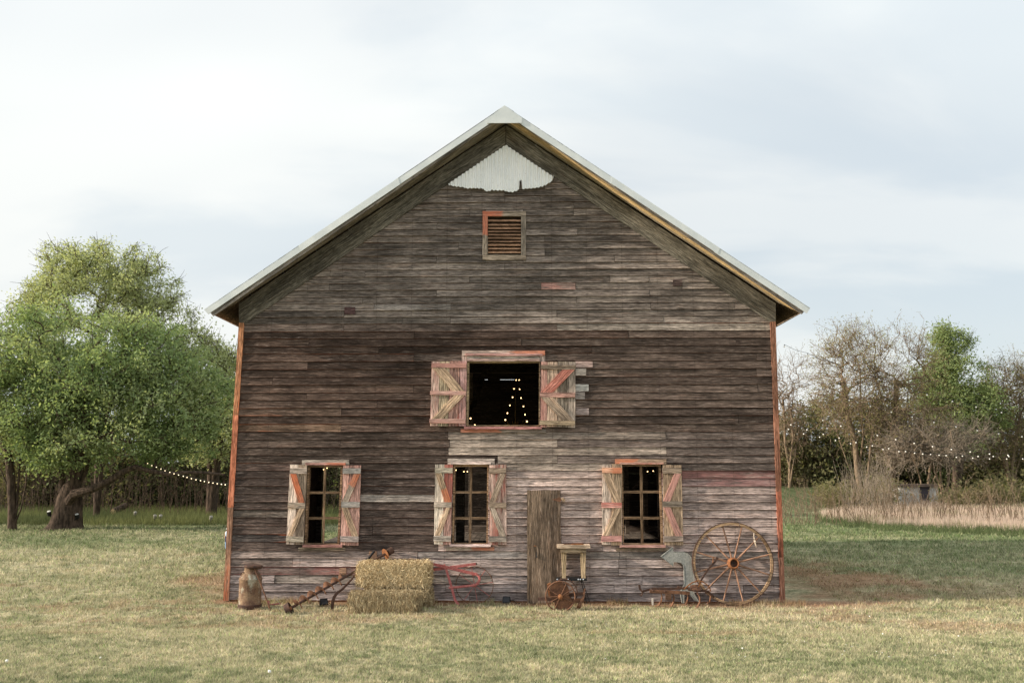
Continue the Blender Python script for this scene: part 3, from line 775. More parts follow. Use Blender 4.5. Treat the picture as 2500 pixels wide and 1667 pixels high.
# ---- windows
def crop(ox, oy, s): return lambda X, Y: (ox+X/s, oy+Y/s)
def cq(c, x0, y0, x1, y1, dx=0., yref=None):
    """rectangle in crop coordinates, skewed by dx per unit of y (from top of crop)"""
    return [c(x0+dx*y0, y0), c(x1+dx*y0, y0), c(x1+dx*y1, y1), c(x0+dx*y1, y1)]
def frame_part(q, w, yf, yb, name, c):
    """window: a jamb frame of four bars as one mesh, corners q px, bar widths w=(l,t,r,b) px"""
    m = MB(); (tl, tr, br, bl) = q; l, t, r, b = w
    o_ = [tl, tr, br, bl]; i_ = [(tl[0]+l, tl[1]+t), (tr[0]-r, tr[1]+t), (br[0]-r, br[1]-b), (bl[0]+l, bl[1]-b)]
    for k in range(4):
        j = (k+1) % 4; f = [P(*p, yf) for p in (o_[k], o_[j], i_[j], i_[k])]
        m.prism(f, [Vector((v.x, yb, v.z)) for v in f])
    o = m.build(name, M_WOOD, barn); wood(o, c, BARE, .1); return o
WB = (.24, .155, .095)
def window(c, q, ins, mv, mh, header, strip, sill, lower, hc, sc_, slc, lc):
    W_ = frame_part([c(*p) for p in q], ins, -.015, .10, 'window', WB)
    for (a, b) in mv:
        slab('muntin', [c(*p) for p in a+b], .02, .05, W_, WB, BARE, .1, grain='v')
    for a in mh: slab('muntin', [c(*p) for p in a], .022, .048, W_, WB, BARE, .1)
    slab('header_board', cq(c, *header), -.05, -.005, W_, *hc); slab('header_strip', cq(c, *strip), -.072, -.0505, W_, *sc_)
    slab('sill', cq(c, *sill), -.085, -.01, W_, *slc); slab('apron_board', cq(c, *lower), -.045, -.005, W_, *lc)
    return W_
def shutter(c, tl, tr, br, bl, splits, bcols, bats, batc, brc, side):
    """side 'L': > braces ; 'R': < braces.  coordinates in crop units"""
    def at(u, v):  # u across 0..1, v down 0..1
        x0 = tl[0]+(bl[0]-tl[0])*v; x1 = tr[0]+(br[0]-tr[0])*v; y0 = tl[1]+(bl[1]-tl[1])*v; y1 = tr[1]+(br[1]-tr[1])*v
        return c(x0+(x1-x0)*u, y0+(y1-y0)*u)
    H = bl[1]-tl[1]
    m = MB(); f = [P(*at(u, v), -.040) for u, v in ((.03, .03), (.97, .03), (.97, .97), (.03, .97))]
    m.prism(f, [v+Vector((0, .008, 0)) for v in f]); S_ = m.build('shutter', M_WOOD, barn); wood(S_, (.10, .08, .07))
    us = [0]+splits+[1]
    for k in range(len(us)-1):
        e0, e1 = random.uniform(-.006, .006), random.uniform(-.005, .005); g = .006
        slab('board', [at(us[k]+g, e0), at(us[k+1]-g, e0), at(us[k+1]-g, 1+e1), at(us[k]+g, 1+e1)], -.062-random.uniform(0, .004), -.041, S_, *bcols[k], grain='v')
    vb = []
    for k, (ya, yb) in enumerate(bats):
        va, vb_ = (ya-tl[1])/H, (yb-tl[1])/H; vb.append((va, vb_))
        e = -.03 if side == 'L' else .03
        slab('batten', [at(-.02 if k else .0, va), at(.985, va), at(.985, vb_), at(-.02 if k else 0., vb_)], -.088, -.067, S_, *batc[k])
    def brace(uA, vA, uB, vB, wd, col):
        q = [at(uA, vA), at(uA+wd, vA), at(uB+wd, vB), at(uB, vB)]; slab('brace', q, -.085, -.067, S_, *col, grain='v')
    if side == 'L':
        brace(.03, vb[0][1], .60, vb[1][0], .35, brc[0]); brace(.66, vb[1][1], .05, vb[2][0], .29, brc[1])
    else:
        brace(.62, vb[0][1], .0, vb[1][0], .35, brc[0]); brace(.0, vb[1][1], .62, vb[2][0], .35, brc[1])
    return S_
GR = (.29, .235, .19); GRB = (.25, .19, .145); PK = (.48, .34, .29); WHT = (.54, .44, .375); RDW = (.38, .225, .19); TAN = (.39, .28, .195)
def q_(c, p=PINK, a=0., b=None): return (c, p, a, b)
c1 = crop(690, 1110, 6.535)
window(c1, [(400, 163), (960, 163), (905, 1432), (345, 1432)], (4.5, 5.5, 5, 3),
       [([(660, 195), (695, 195)], [(660, 1415), (625, 1415)])],
       [[(412, 583), (918, 583), (918, 622), (410, 622)], [(395, 988), (905, 988), (903, 1028), (393, 1028)]],
       (307, 80, 1057, 157), (365, 125, 1000, 160), (315, 1435, 948, 1475), (247, 1475, 1000, 1528),
       q_((.42, .36, .31)), q_((.45, .25, .22), ORG_, .4, .9), q_((.36, .19, .17), PINK, .6), q_((.25, .20, .15)))
shutter(c1, (118, 160), (392, 162), (332, 1435), (55, 1422), [.48], [q_(WHT, PINK, .35), q_(GRB, RED, .25, .0)], [(208, 300), (757, 845), (1293, 1383)],
        [q_((.42, .34, .29)), q_(GR), q_((.42, .36, .29))], [q_((.50, .2, .12), ORG_, .5, .95), q_(TAN, BARE, .3)], 'L')
shutter(c1, (962, 165), (1252, 165), (1210, 1440), (920, 1435), [.35], [q_(RDW, PINK, .4), q_(RDW, PINK, .5)], [(210, 300), (747, 835), (1295, 1387)],
        [q_((.27, .25, .235)), q_((.27, .25, .235)), q_((.36, .30, .28))], [q_(GR, ORG_, .0, .9), q_(TAN)], 'R')
c2 = crop(1050, 1110, 6.535)
window(c2, [(375, 152), (935, 152), (920, 1428), (350, 1428)], (4, 6, 3.5, 3),
       [([(638, 190), (672, 190)], [(652, 1412), (617, 1412)])],
       [[(385, 578), (918, 578), (918, 613), (385, 613)], [(372, 990), (912, 990), (912, 1030), (372, 1030)]],
       (280, 60, 1030, 148), (330, 118, 968, 150), (310, 1430, 965, 1467), (250, 1467, 1025, 1525),
       q_((.50, .42, .38), PINK, .2), q_((.50, .40, .37), PINK, .3), q_((.50, .38, .36), PINK, .4), q_(GR, ORG_, .0, .9))
shutter(c2, (78, 150), (365, 150), (332, 1430), (60, 1425), [.53], [q_((.58, .50, .42), PINK, .25), q_(RDW, RED, .45, .75)], [(205, 288), (752, 835), (1290, 1378)],
        [q_((.40, .35, .28)), q_((.36, .30, .25)), q_((.34, .29, .25))], [q_((.30, .22, .15), ORG_, .95, .1), q_(TAN)], 'L')
shutter(c2, (940, 155), (1215, 155), (1222, 1435), (945, 1430), [.5], [q_(PK, RED, .62, .55), q_(PK, RED, .5, .6)], [(208, 293), (757, 843), (1295, 1385)],
        [q_(GRB), q_(GRB), q_((.26, .22, .19))], [q_(GRB), q_(GR)], 'R')
c3 = crop(1460, 1110, 6.53)
window(c3, [(382, 152), (1002, 152), (1040, 1437), (395, 1437)], (2.5, 5, 5, 4),
       [([(660, 180), (705, 180)], [(728, 1412), (683, 1412)])],
       [[(390, 570), (985, 570), (987, 612), (392, 612)], [(398, 985), (1000, 985), (1002, 1028), (400, 1028)]],
       (275, 65, 1090, 152), (345, 120, 1048, 150), (350, 1440, 1080, 1477), (285, 1477, 1135, 1530),
       q_((.42, .30, .22), ORG_, .75, .15), q_((.42, .25, .2), RED, .55), q_((.42, .25, .22), PINK, .6), q_((.21, .165, .125)))
shutter(c3, (65, 150), (385, 150), (382, 1437), (62, 1435), [.47], [q_(WHT, (.62, .28, .2), .5), q_(TAN, BARE, .3)], [(205, 293), (760, 845), (1290, 1380)],
        [q_((.45, .25, .17), ORG_, .4, .7), q_((.5, .27, .24), RED, .62), q_((.5, .27, .25), PINK, .65)], [q_(TAN), q_(TAN)], 'L')
shutter(c3, (1028, 157), (1333, 157), (1363, 1437), (1055, 1437), [.47], [q_(TAN, PINK, .1), q_(TAN, PINK, .15)], [(205, 295), (740, 830), (1295, 1387)],
        [q_(GRB), q_((.2, .165, .135)), q_((.22, .175, .15))], [q_(RDW, PINK, .7), q_(RDW, PINK, .6)], 'R')
c4 = crop(1040, 840, 5.6)
W_ = frame_part([c4(562, 232), c4(1556, 232), c4(1553, 1118), c4(550, 1118)], (5, 3.5, 1.6, 2.), -.02, .12, 'window', (.36, .27, .17))
slab('header_board', cq(c4, 492, 87, 1627, 157), -.05, -.005, W_, *q_((.40, .31, .27), ORG_, .1, .75))
slab('header_strip', cq(c4, 540, 128, 1590, 158), -.075, -.0505, W_, *q_((.45, .26, .24), RED, .5))
slab('header_board', cq(c4, 560, 160, 1555, 200), -.045, -.005, W_, *q_((.32, .28, .25)))
slab('header_strip', cq(c4, 560, 200, 1555, 230), -.06, -.005, W_, *q_((.42, .30, .27), PINK, .5))
slab('casing_board', cq(c4, 490, 158, 558, 236), -.04, -.005, W_, *q_((.38, .28, .25), PINK, .4), grain='v')
slab('casing_board', cq(c4, 1558, 158, 1630, 240), -.04, -.005, W_, *q_((.38, .30, .27), PINK, .3), grain='v')
slab('sill', cq(c4, 520, 1126, 1583, 1160), -.09, -.01, W_, *q_((.38, .18, .17), RED, .4))
slab('apron_board', cq(c4, 475, 1160, 1645, 1205), -.045, -.005, W_, *q_((.24, .2, .175), ORG_, .95, .0))
shutter(c4, (75, 235), (560, 235), (545, 1122), (55, 1120), [.23, .51, .80], [q_(PK, PINK, .55), q_((.42, .34, .24), PINK, .1), q_(RDW, RED, .5), q_((.40, .25, .24), PINK, .6)],
        [(262, 322), (640, 693), (1020, 1080)], [q_(RDW, PINK, .85), q_(PK, PINK, .7), q_(PK, PINK, .7)], [q_(TAN, PINK, .1), q_(TAN, RED, .1)], 'L')
shutter(c4, (1570, 240), (2050, 245), (2043, 1138), (1562, 1130), [.19, .49, .79], [q_(RDW, PINK, .6), q_((.42, .31, .24), RED, .25, .0), q_(GR, PINK, .1), q_((.33, .27, .23), PINK, .15)],
        [(282, 342), (658, 722), (1040, 1100)], [q_(GRB), q_(RDW, RED, .5), q_((.30, .23, .16))], [q_((.36, .15, .12), RED, .55), q_(GRB)], 'R')
# ---- gable vent
c5 = crop(1080, 340, 5.06)
Vt = frame_part([c5(555, 948), c5(978, 948), c5(978, 1430), c5(555, 1430)], (1.5, 1.5, 1.5, 1.5), -.03, .05, 'vent', (.10, .08, .06))
slab('frame_board', cq(c5, 497, 888, 1033, 950), -.05, -.005, Vt, *q_(GR, (.66, .16, .08), .98, .05))
slab('frame_board', cq(c5, 497, 1430, 1033, 1490), -.05, -.005, Vt, *q_((.24, .19, .15)))
slab('frame_board', cq(c5, 497, 951, 560, 1429), -.048, -.005, Vt, *q_(GR, (.66, .16, .08), .05, 1.0), grain='v')
slab('frame_board', cq(c5, 972, 951, 1033, 1429), -.048, -.005, Vt, *q_((.26, .22, .185)), grain='v')
for y in (1002, 1052, 1095, 1136, 1177, 1216, 1258, 1302, 1347, 1392):
    f = [P(*c5(562, y+14), -.035), P(*c5(970, y+14), -.035), P(*c5(970, y+8), -.036), P(*c5(562, y+8), -.036)]
    b = [v+Vector((0, .05, .038)) for v in f]; mm = MB(); mm.prism(f, b); o = mm.build('louvre', M_WOOD, Vt); wood(o, (.34, .20, .125), RED, .4, .3)
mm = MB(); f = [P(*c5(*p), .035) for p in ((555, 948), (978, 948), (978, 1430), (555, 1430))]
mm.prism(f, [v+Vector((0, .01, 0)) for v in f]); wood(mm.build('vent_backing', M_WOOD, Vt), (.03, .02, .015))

# ------------------------------------------------------------------ lights inside the barn
def bulb(parent, p, r, mat, socket=True, sm=None):
    m = MB(); m.lathe([(r*.25, r*1.0), (r*.7, r*.75), (r, 0), (r*.75, -r*.7), (r*.3, -r*.98)], p, n=10); m.build('bulb', mat, parent, True)
    if socket:
        m = MB(); m.tube([p+Vector((0, 0, r*.9)), p+Vector((0, 0, r*2.4))], r*.42, 6); m.build('socket', M_BLK, parent)
def string(label, pts, r, mat, group, socket=True, wr=.006, sag=.0):
    pts = [Vector(p) for p in pts]
    t = thing('string_lights', pts[0], label, 'string lights', group)
    w = MB(); line = []
    for i, p in enumerate(pts):
        line.append(p+Vector((0, 0, r*2.4)))
        if i+1 < len(pts): line.append((p+pts[i+1])/2+Vector((0, 0, r*2.4-sag)))
    w.tube(line, wr, 4); w.build('wire', M_BLK, t)
    for p in pts: bulb(t, p, r, mat, socket)
    return t
LG = 'lit bulb strings inside the barn'
up_l = [(1232, 490, 9.2), (1203, 609, 8), (1183, 725, 7), (1145, 836, 6), (1112, 942, 5), (1085, 1034, 4)]
up_r = [(1275, 490, 9.2), (1281, 615, 8), (1300, 735, 7), (1333, 850, 6), (1356, 962, 5), (1380, 1055, 4)]
string('left strand of lit bulbs rising inside the hayloft opening', [P(*c4(x, y), Y) for x, y, Y in up_l], .015, M_LIT, LG, wr=.003)
string('right strand of lit bulbs rising inside the hayloft opening', [P(*c4(x, y), Y) for x, y, Y in up_r], .015, M_LIT, LG, wr=.003)
string('two lit bulbs at the lower left inside the hayloft opening', [P(*c4(609, 1014), 4), P(*c4(668, 1106), 4)], .015, M_LIT, LG, wr=.003)
string('two lit bulbs behind the upper right pane of the right window', [P(*c3(790, 265), 5), P(*c3(880, 257), 5)], .011, M_LIT, LG, wr=.003)
string('three lit bulbs behind the upper left pane of the middle window', [P(*c2(412, 243), 3), P(*c2(540, 268), 3.5), P(*c2(595, 265), 4)], .011, M_LIT, LG, wr=.003)
string('two lit bulbs at the top inside the left window', [P(*c1(655, 232), 5), P(*c1(708, 210), 5)], .011, M_LIT, LG, wr=.003)
ch = P(*c4(1220, 1085), 5)
t = thing('chandelier', ch, 'gold chandelier hanging on a chain just above the hayloft sill', 'chandelier')
M_GOLD = rust_mat('old_brass', (.42, .26, .09), (.6, .4, .15), rough=.4)
m = MB(); m.tube([ch, P(*c4(1222, 600), 5)], .008, 5); m.build('chain', M_GOLD, t)
m = MB(); m.lathe([(.01, -.06), (.04, -.03), (.02, .03), (.01, .08)], ch, n=12); m.build('stem', M_GOLD, t, True)
for k in range(6):
    a = k*math.pi/3+.3; e = Vector((math.cos(a), math.sin(a), 0)); m = MB()
    m.tube([ch, ch+e*.12+Vector((0, 0, -.05)), ch+e*.22+Vector((0, 0, .0)), ch+e*.24+Vector((0, 0, .05))], .011, 6); m.build('arm', M_GOLD, t, True)

# ------------------------------------------------------------------ things along the wall
Y0 = -.02
def T3(c, pts): return [P(*c(x, y), Y) for x, y, Y in pts]
# milk can
g = G(609.5, 1484.5)
t = thing('milk_can', g, 'rusty milk churn with pale worn patches at the left corner of the barn', 'milk churn')
m = MB(); m.lathe([(.0, 0), (.176, 0), (.178, .06), (.170, .072), (.170, .42), (.177, .432), (.177, .45), (.168, .46), (.150, .50), (.108, .555), (.098, .565), (.097, .612)], g, n=40)
m.build('body', M_CAN, t, True)
m = MB(); m.lathe([(.172, .002), (.180, .006), (.181, .062), (.173, .07)], g, n=40); m.build('base_band', M_RUSTD, t, True)
m = MB(); m.lathe([(.0, .60), (.10, .60), (.134, .615), (.142, .635), (.135, .652), (.09, .66), (.0, .663)], g+Vector((0, 0, 0)), axis=(.06, 0, 1), n=36); m.build('lid', M_RUSTD, t, True)
for s in (-1, 1):
    cc = g+Vector((s*.09, -.075, .545)); m = MB()
    m.tube([cc+Vector((-.035, .01, -.05)), cc+Vector((-.04, -.015, -.01)), cc+Vector((0, -.022, .008)), cc+Vector((.04, -.015, -.01)), cc+Vector((.035, .01, -.05))], .008, 6); m.build('handle', M_RUSTD, t, True)
def poly_thing(name, pts, r, mat, label, cat, n=7, part=None, flat=1.0):
    t = MB(); t.tube(pts, r, n, flat=flat); o = t.build(name, mat, None, True, org=pts[-1]); return tag(o, label, cat)
cA = crop(540, 1340, 8.712)
gr = G(660, 1490)
poly_thing('iron_rod', [P(*cA(702, 392), gr.y+.12), P(*cA(770, 560), gr.y+.10), P(*cA(850, 760), gr.y+.06), P(*cA(930, 970), gr.y+.03), gr], [.014, .013, .013, .011, .014], M_RUST,
           'thin rusty iron rod leaning against the milk churn', 'iron rod')
# small red fitting on the ground
cB = crop(540, 1250, 3.92)
g = G(668, 1482); t = thing('iron_fitting', g, 'small red iron fitting lying between the rod and the auger wheel', 'iron part')
m = MB(); m.tube([g+Vector((-.09, 0, .03)), g+Vector((.10, .02, .05))], .012, 6); m.build('bolt', M_REDI, t)
m = MB(); m.lathe([(.02, -.012), (.05, -.012), (.05, .012), (.02, .012)], g+Vector((-.08, 0, .045)), axis=(1, .3, 0), n=12); m.build('ring', M_REDI, t)
m = MB(); m.tube([g+Vector((.0, 0, .04)), g+Vector((.05, -.01, .12)), g+Vector((.10, 0, .04))], .004, 5); m.build('clip', M_CHROME, t)
# auger
gA = G(704, 1499); yA = gA.y+.02
a0 = P(704, 1487, yA); a1 = P(*cB(1572, 398), -.16)
t = thing('auger', a0, 'long rusty grain auger with spiral flights leaning up behind the hay bales', 'auger')
ad = (a1-a0).normalized(); Lg = (a1-a0).length
m = MB(); m.tube([a0, a1+ad*.05], .020, 8); m.build('shaft', M_RUSTD, t, True)
u = ad.cross(Vector((0, 1, 0))).normalized(); w = ad.cross(u); vs = []; fs = []; nt_ = 6.0; st, en = .12, .98; K = int(nt_*22)
for k in range(K+1):
    s_ = st+(en-st)*k/K; an = 2*math.pi*nt_*k/K; rr = .090
    e = u*math.cos(an)+w*math.sin(an); p = a0+ad*s_
    vs += [p+e*.015-ad*.002, p+e*rr+ad*.0, p+e*rr+ad*.004, p+e*.015+ad*.003]
for k in range(K):
    b = k*4; fs += [(b, b+1, b+5, b+4), (b+1, b+2, b+6, b+5), (b+2, b+3, b+7, b+6), (b+3, b, b+4, b+7)]
m = MB(); m.add(vs, fs); m.build('spiral_flight', M_RUST, t, True)
m = MB(); ax2 = (ad+Vector((0, -.55, 0))).normalized()
m.lathe([(.070, -.035), (.092, -.035), (.094, .045), (.088, .045), (.082, -.02), (.070, -.02)], a0, axis=ax2, n=28); m.build('drum', M_RUSTD, t, True)
m = MB(); m.lathe([(.0, -.03), (.028, -.03), (.028, .05), (.0, .05)], a0, axis=ax2, n=12)
for k in range(3):
    an = k*2.1; u2 = ax2.cross(Vector((0, 0, 1))).normalized(); w2 = ax2.cross(u2); e = u2*math.cos(an)+w2*math.sin(an); m.bar([a0, a0+e*.088], .03, .01, up=ax2)
m.build('drum_hub', M_RUSTO, t)
m = MB(); m.lathe([(.0, -.006), (.088, -.004), (.088, .004), (.0, .012)], a1, axis=ad, n=24); m.build('flange', M_RUSTO, t, True)
m = MB(); m.lathe([(.0, 0), (.052, 0), (.055, .02), (.055, .095), (.045, .10), (.043, .03), (0, .03)], a1+ad*.045, axis=ad, n=20); m.build('pulley', M_RUSTD, t, True)
# black pipe tied to the auger
t = thing('black_pipe', P(*cB(1345, 500), -.20), 'short black pipe tied with wire to the auger shaft above the bales', 'pipe')
m = MB(); m.tube([P(*cB(1352, 512), -.20), P(*cB(1465, 372), -.12)], .020, 10); m.build('pipe', M_BLK, t, True)
m = MB(); cc = P(*cB(1383, 475), -.19); m.tube([cc+Vector((math.cos(k)*.028, math.sin(k)*.02, math.sin(k)*.02)) for k in np.linspace(0, 6.28, 9)], .003, 4); m.build('wire_tie', M_CHROME, t)
# curved bar
gb = G(810.5, 1489.5)
poly_thing('curved_bar', [P(*cB(1305, 568), -.20), P(*cB(1250, 640), -.24), P(*cB(1210, 682), -.28), P(*cB(1160, 735), -.34), P(*cB(1110, 772), gb.y+.05), P(*cB(1080, 810), gb.y+.02), P(*cB(1066, 860), gb.y), gb+Vector((0, 0, -.02))],
           [.013, .015, .018, .020, .022, .026, .026, .024], M_RUSTD, 'dark bent iron plough standard standing left of the hay bales', 'plough part', flat=.45)
# hay bales
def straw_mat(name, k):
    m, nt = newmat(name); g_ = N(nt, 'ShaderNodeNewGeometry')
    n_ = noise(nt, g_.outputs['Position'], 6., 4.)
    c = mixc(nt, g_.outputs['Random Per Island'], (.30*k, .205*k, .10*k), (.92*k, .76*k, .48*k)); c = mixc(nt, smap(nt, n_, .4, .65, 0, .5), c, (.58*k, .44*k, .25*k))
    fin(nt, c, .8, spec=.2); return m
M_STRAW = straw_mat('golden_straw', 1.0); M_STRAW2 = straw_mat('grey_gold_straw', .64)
def bale(c0, sx, sy, sz, label, mat, vertical, seed, nst=5200, rotz=0.):
    rg = np.random.default_rng(seed)
    t = thing('hay_bale', c0, label, 'hay bale', 'hay bales stacked by the wall')
    nx_, ny_, nz_ = 26, 12, 12; vs = []; fs = []
    # rounded box
    def surf(x, y, z):
        p = np.array([x*sx/2, y*sy/2, (z+1)*sz/2]); r = .10
        q = np.array([np.clip(p[0], -sx/2+r, sx/2-r), np.clip(p[1], -sy/2+r, sy/2-r), np.clip(p[2], r, sz-r)]); d_ = p-q; l = np.linalg.norm(d_)
        if l > 1e-6: p = q+d_/l*min(l, r)
        b = 1+.03*math.sin(x*5+seed)+.02*math.sin(z*4+x*3); p[1] *= b
        if z > .9: p[2] += .012*math.sin(x*6+seed)
        if abs(x) in (1/3.,): p *= .98
        return p
    bm = bmesh.new(); bmesh.ops.create_cube(bm, size=2); bmesh.ops.subdivide_edges(bm, edges=bm.edges[:], cuts=10, use_grid_fill=True)
    for v in bm.verts:
        p = surf(*v.co); n_ = (fbm(p[0]*9+seed, p[2]*9+p[1]*7, 3, 3)-.5)*.07; v.co = Vector(p)*(1+n_)
    me = bpy.data.meshes.new('core'); bm.to_mesh(me); bm.free()
    core = link('core', me, mat, t, c0); core.rotation_euler = (0, 0, rotz); core.scale = (1, 1, .955)
    # straw stalks
    n_ = nst; face = rg.choice(5, n_, p=[.42, .28, .12, .12, .06]); u_ = rg.uniform(-1, 1, n_); v_ = rg.uniform(-1, 1, n_)
    Pn = np.zeros((n_, 3)); Nn = np.zeros((n_, 3)); Tn = np.zeros((n_, 3))
    for f_, (fun, nr) in enumerate([((lambda a, b: np.stack([a, -np.ones_like(a), b], -1)), (0, -1, 0)), ((lambda a, b: np.stack([a, b, np.ones_like(a)], -1)), (0, 0, 1)),
                                    ((lambda a, b: np.stack([-np.ones_like(a), a, b], -1)), (-1, 0, 0)), ((lambda a, b: np.stack([np.ones_like(a), a, b], -1)), (1, 0, 0)), ((lambda a, b: np.stack([a, np.ones_like(a), b], -1)), (0, 1, 0))]):
        k = face == f_; Pn[k] = fun(u_[k], v_[k]); Nn[k] = nr
    P_ = Pn*np.array([sx/2, sy/2, sz/2])+np.array([0, 0, sz/2])
    r = .095
    q = np.stack([np.clip(P_[:, 0], -sx/2+r, sx/2-r), np.clip(P_[:, 1], -sy/2+r, sy/2-r), np.clip(P_[:, 2], r, sz-r)], -1)
    d_ = P_-q; l = np.linalg.norm(d_, axis=1, keepdims=True); P_ = np.where(l > 1e-6, q+d_/np.maximum(l, 1e-6)*np.minimum(l, r), P_)
    rnd = rg.normal(0, 1, (n_, 3)); vert = np.array([0, 0, 1.]) if True else 0
    Tn = rnd+np.where((face != 1)[:, None], vert*rg.choice([-1, 1], n_)[:, None]*vertical, 0); Tn[face == 1] += np.array([1., 0, 0])*rg.choice([-1, 1], (face == 1).sum())[:, None]*.6+np.array([0, -1.0, 0])*.8
    Tn -= Nn*(Tn*Nn).sum(1, keepdims=True)*.8; Tn /= np.linalg.norm(Tn, axis=1, keepdims=True)
    Ln = rg.uniform(.03, .11, n_)[:, None]*np.where((np.abs(v_) > .78)&(face != 1), .35, 1.)[:, None]; out = rg.uniform(-.004, .014, n_)[:, None]; wild = (rg.uniform(0, 1, n_) < .12)[:, None]
    A = P_+Nn*out; B = A+Tn*Ln+Nn*np.where(wild, rg.uniform(.0, .04, n_)[:, None], rg.uniform(-.012, .008, n_)[:, None]); Mid = (A+B)/2+Nn*.006+rg.normal(0, .006, (n_, 3))
    S_ = np.cross(Tn, Nn+rg.normal(0, .4, (n_, 3))); S_ /= np.linalg.norm(S_, axis=1, keepdims=True)+1e-9; wd = rg.uniform(.0018, .0036, n_)[:, None]
    V_ = np.stack([A-S_*wd, A+S_*wd, Mid+S_*wd, Mid-S_*wd, B+S_*wd*.4, B-S_*wd*.4], 1)
    V_[:, :, 2] = np.maximum(V_[:, :, 2], .002)
    b_ = np.arange(n_)[:, None]*6; F_ = np.concatenate([b_+np.array([[0, 1, 2, 3]]), b_+np.array([[3, 2, 4, 5]])], 0)
    o = link('loose_straw', np_mesh('loose_straw', V_, F_), mat, t, c0); o.rotation_euler = (0, 0, rotz); o['kind'] = 'stuff'
    for k in (-1, 1):
        mm = MB(); x = k*sx*.20; e = .004
        mm.tube([Vector((x, -sy/2-e, .02)), Vector((x, -sy/2-e, sz-.03)), Vector((x, -sy/2+.03, sz+e)), Vector((x, sy/2-.03, sz+e)), Vector((x, sy/2+e, sz-.03)), Vector((x, sy/2+e, .02))], .003, 4)
        me = bpy.data.meshes.new('twine'); me.from_pydata(mm.v, [], mm.f); o = link('twine', me, mat, t, c0); o.rotation_euler = (0, 0, rotz)
    return t
yb = gY(1501)+.02
bA = P(848, 1501, yb); bB = P(1020, 1501, yb); bw = bB.x-bA.x; bd = .50; bh = P(940, 1452, yb).z-bA.z
gz = tz((bA.x+bB.x)/2, yb)
print('bale', yb, bh, bw); bc = Vector(((bA.x+bB.x)/2, yb+bd/2, gz-.01))
bale(bc, bw, bd, bh+.01, 'lower front hay bale of the stack, standing on the ground', M_STRAW2, 2.6, 3)
tA = P(869, 1437, yb+.60); tB = P(1047, 1437, yb+.60)
bale(Vector(((tA.x+tB.x)/2, yb+.60+bd/2, gz+bh-.01)), tB.x-tA.x, bd, P(960, 1376, yb+.60).z-(gz+bh+.0)+.02, 'topmost hay bale, bright gold, lying on the two lower ones', M_STRAW, .9, 5, 6500)
bX = P(1052, 1470, yb+bd+.1).x
bale(Vector((bX-bw/2, yb+bd+.28, gz-.005)), bw, .42, bh, 'lower rear hay bale between the front bale and the wall', M_STRAW2, 1.8, 9, 3500)
ns = 900; xs_ = rng.uniform(bA.x-.25, bB.x+.45, ns); ys_ = yb-rng.uniform(0, 1, ns)**1.6*.45+.02
V, F, c = blades(ns, xs_, ys_, .012, .004, lambda x, y: np.array([.62, .50, .30])*rng.uniform(.5, 1.3, len(x))[:, None], 7.0, zoff=.012)
tag(link('scattered_straw', np_mesh('scattered_straw', V, F, c), M_BLADE), 'loose straw scattered on the grass around the hay bales', 'straw', kind='stuff')
# red garden plough
cC = crop(1040, 1340, 10.456); cD = crop(860, 1320, 8.252)
t = thing('wheel_plough', G(1121, 1479), 'red painted wheel plough leaning against the wall right of the bales', 'plough')
m = MB(); m.bar(T3(cD, [(1045, 447, -.30), (1100, 387, -.28), (1170, 358, -.26), (1250, 362, -.24), (1320, 392, -.22)]), .022, .02); o = m.build('handle', M_WOOD, t); wood(o, (.28, .2, .15), RED, .1)
m = MB(); m.bar([P(*cD(1310, 390), -.22), P(*cC(400, 430), -.20), P(*cC(1300, 645), -.20)], [.035, .045, .045], .02); m.build('beam', M_REDI, t)
m = MB(); m.bar([P(*cC(105, 535), -.16), P(*cC(1270, 375), -.14)], .042, .02); m.build('beam', M_REDI, t)
m = MB(); m.bar([P(*cC(1262, 377), -.14), P(*cC(1305, 371), -.14)], .036, .018); m.build('bracket', M_RUSTD, t)
m = MB(); m.bar(T3(cC, [(490, 430, -.19), (560, 660, -.21), (650, 960, -.25), (700, 1150, -.28), (740, 1290, -.31)])+[G(1121, 1479)], .036, .016); m.build('shank', M_REDI, t)
m = MB(); m.tube(T3(cC, [(1300, 640, -.20), (1345, 690, -.22), (1372, 760, -.23), (1350, 840, -.23), (1290, 900, -.22), (1200, 925, -.22), (900, 955, -.24), (580, 990, -.27)]), .018, 8, flat=.5); m.build('yoke', M_REDI, t, True)
m = MB(); m.tube(T3(cC, [(165, 380, -.20), (150, 560, -.17)]), .006, 5); m.build('link_rod', M_RUSTD, t)
for (x, y) in ((1280, 637), (475, 400), (540, 450), (672, 515), (155, 368), (605, 985)):
    m = MB(); p = P(*cC(x, y), -.225); m.lathe([(.0, -.01), (.012, -.01), (.014, .008), (0, .014)], p, axis=(0, -1, 0), n=8); m.build('bolt', M_REDI, t)
wc = P(1158.6, 1428, -.17); wr = 44.5/FPX*(DCAM-.17)*1.0
m = MB(); m.tube([wc+Vector((math.cos(a)*wr, math.sin(a)*wr*-.12+.0, math.sin(a)*wr)) for a in np.linspace(0, 2*math.pi, 49)[:-1]], .006, 6, closed=True); wh = m.build('wheel', M_RUST, t, True)
for k in range(8):
    a = k*math.pi/4+.17+math.pi/2; e = Vector((math.cos(a), -.12*math.sin(a), math.sin(a))); m = MB(); m.tube([wc+e*.02, wc+e*wr], .0045, 5); m.build('spoke', M_REDI, wh)
m = MB(); m.lathe([(.0, -.03), (.028, -.02), (.03, .02), (.0, .03)], wc, axis=(0, -1, 0), n=14); m.build('hub', M_REDI, wh, True)
